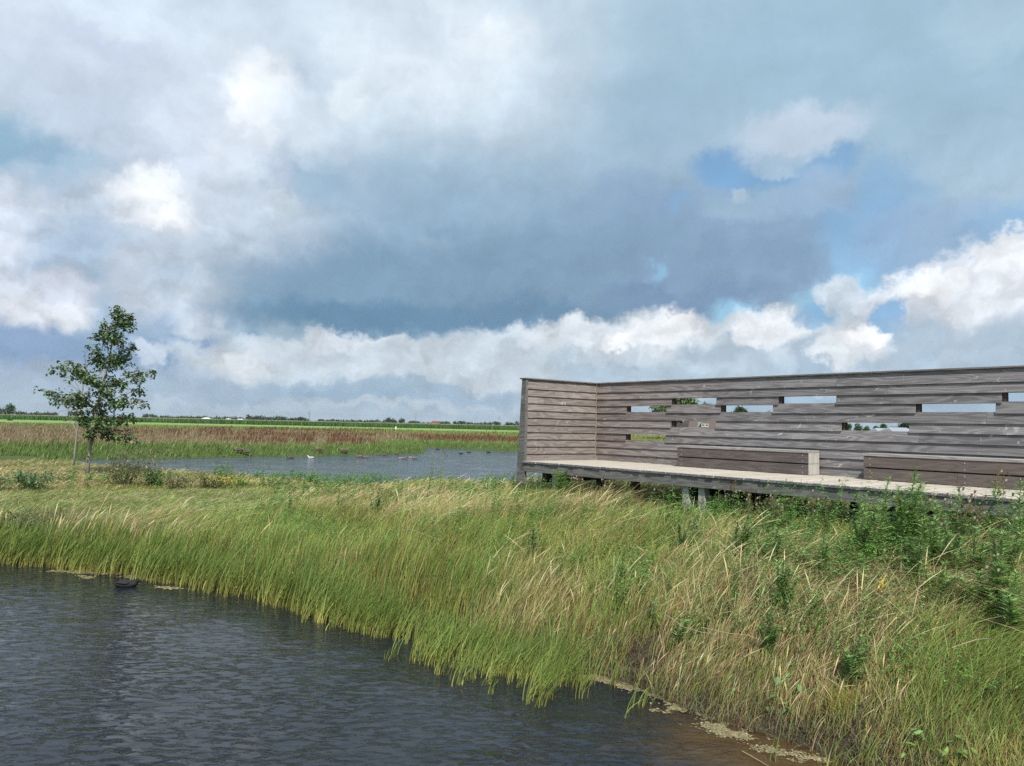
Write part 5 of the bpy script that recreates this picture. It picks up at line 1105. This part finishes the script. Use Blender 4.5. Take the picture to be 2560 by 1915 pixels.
house('farm_building', 'low brick farm building beside the red one on the horizon', 'building', 1077, 640, 4, 6, 2.9, 3.5, M_brick, M_redroof, 0, [], hip=.8)
house('white_barn', 'white roofed barn on the horizon, larger of the two left of the pylon', 'barn', 512, 1000, 10, 10, 2.2, 3.9, M_cream, M_white, 0, [], hip=3); house('white_barn', 'low white domed barn on the horizon, right of the larger barn', 'barn', 567, 1050, 9, 10, 1.8, 3.4, M_cream, M_white, 0, [], hip=4)
house('white_barn', 'tiny white roof on the horizon near the left end of the grove', 'barn', 598, 1100, 9, 8, 1.6, 3.3, M_white, M_white, 0, [], hip=2)

# pylons and their lines
M_pyl = mat('galvanised_steel', .5, .5, color=(.28, .31, .34))
def pylon(label, px, y_top, Y):
    zt = aty(px, y_top, Y)[2]; x = aty(px, y_top, Y)[0]; H = zt - .7; o = empty('pylon', (x, Y, .7)); tag(o, label, 'pylon', 'power pylons on the horizon'); r_ = .0055 * H; b = .085 * H; tp_ = .018 * H; m = MB()
    lv = [0, .18, .34, .48, .60, .70, .78, .86, .93, 1.0]; wd = [b + (tp_ - b) * min(1, q / .7) for q in lv]
    for sx_ in (-1, 1):
        for sy_ in (-1, 1): m.tube([(sx_ * w_, sy_ * w_, q * H) for q, w_ in zip(lv, wd)], [r_ * 1.3] * len(lv), 4)
    for i in range(len(lv) - 1):
        for s_ in (-1, 1):
            m.tube([(-wd[i], s_ * wd[i], lv[i] * H), (wd[i + 1], s_ * wd[i + 1], lv[i + 1] * H)], [r_] * 2, 4); m.tube([(wd[i], s_ * wd[i], lv[i] * H), (-wd[i + 1], s_ * wd[i + 1], lv[i + 1] * H)], [r_] * 2, 4)
            m.tube([(s_ * wd[i], -wd[i], lv[i] * H), (s_ * wd[i + 1], wd[i + 1], lv[i + 1] * H)], [r_] * 2, 4)
    m.build('tower', M_pyl, o); att = []
    for q, a in ((.70, .24), (.88, .17)):
        m = MB()
        for s_ in (-1, 1): m.tube([(0, 0, (q + .03) * H), (s_ * a * H, 0, q * H)], [r_ * 1.6, r_], 4); m.tube([(0, 0, (q - .01) * H), (s_ * a * H, 0, q * H)], [r_ * 1.6, r_], 4); att.append(np.array([x + s_ * a * H, Y, .7 + (q - .05) * H])); m.tube([(s_ * a * H, 0, q * H), (s_ * a * H, 0, (q - .05) * H)], [r_] * 2, 4)
        m.build('cross_arm', M_pyl, o)
    return att
A1 = pylon('taller lattice pylon on the horizon above the dark grove', 774, 1026, 2300); A2 = pylon('fainter pylon on the horizon right of the taller one', 1040, 1033, 2900); A3 = pylon('faintest pylon on the horizon beside the platform', 1247, 1040, 3600)
A0 = [p + np.array([-900, -350, 0]) for p in A1]
for i in range(4):
    m = MB()
    for s_, e_ in ((A0[i], A1[i]), (A1[i], A2[i]), (A2[i], A3[i])):
        m.tube([s_ * (1 - q) + e_ * q - np.array([0, 0, 26 * q * (1 - q)]) for q in np.linspace(0, 1, 9)], [.10] * 9, 4, cap=False)
    o = m.build('power_line', M_pyl); tag(o, 'thin power cable strung between the pylons on the horizon', 'power cable', 'cables between the pylons')
# white marker, dark bush in the field, fence bits
mx_ = un(989, 1074, .7); o = empty('white_marker', tuple(mx_)); tag(o, 'white leaning marker post at the far field edge', 'marker post')
m = MB(); s = math.hypot(mx_[0], mx_[1]) / F_PX; m.hexa([(-2.2 * s, -.04, 0), (1.2 * s, -.04, 0), (1.2 * s, .04, 0), (-2.2 * s, .04, 0), (-.6 * s, -.04, 7.5 * s), (2.4 * s, -.04, 7.5 * s), (2.4 * s, .04, 7.5 * s), (-.6 * s, .04, 7.5 * s)]); m.build('board', M_white, o, bevel=.01)
m = MB(); m.tube([(0, .06, -.1), (0, .06, 5 * s)], [.03, .03], 6); m.build('stake', M_bark, o)
far_tree('small dark bush in the light green field at the far left', 26, 1049, 16, 285, n=500, col=(.03, .05, .03), colb=(.05, .07, .035), group='bushes in the field', name='field_bush', y_base_z=.7)

# ------------------------------------------------------------------ the air
hz = MB(); hz.box(-4500, 4500, -60, 5600, -2.0, 64)
M_haze = bpy.data.materials.new('air'); M_haze.use_nodes = True; t_ = M_haze.node_tree
for n_ in list(t_.nodes):
    if n_.type != 'OUTPUT_MATERIAL': t_.nodes.remove(n_)
pv = t_.nodes.new('ShaderNodeVolumePrincipled'); pv.inputs['Color'].default_value = (.80, .88, 1.0, 1); pv.inputs['Density'].default_value = .00010; pv.inputs['Anisotropy'].default_value = .2
t_.links.new(pv.outputs[0], t_.nodes['Material Output'].inputs['Volume'])
tag(hz.build('haze', M_haze), kind='stuff')
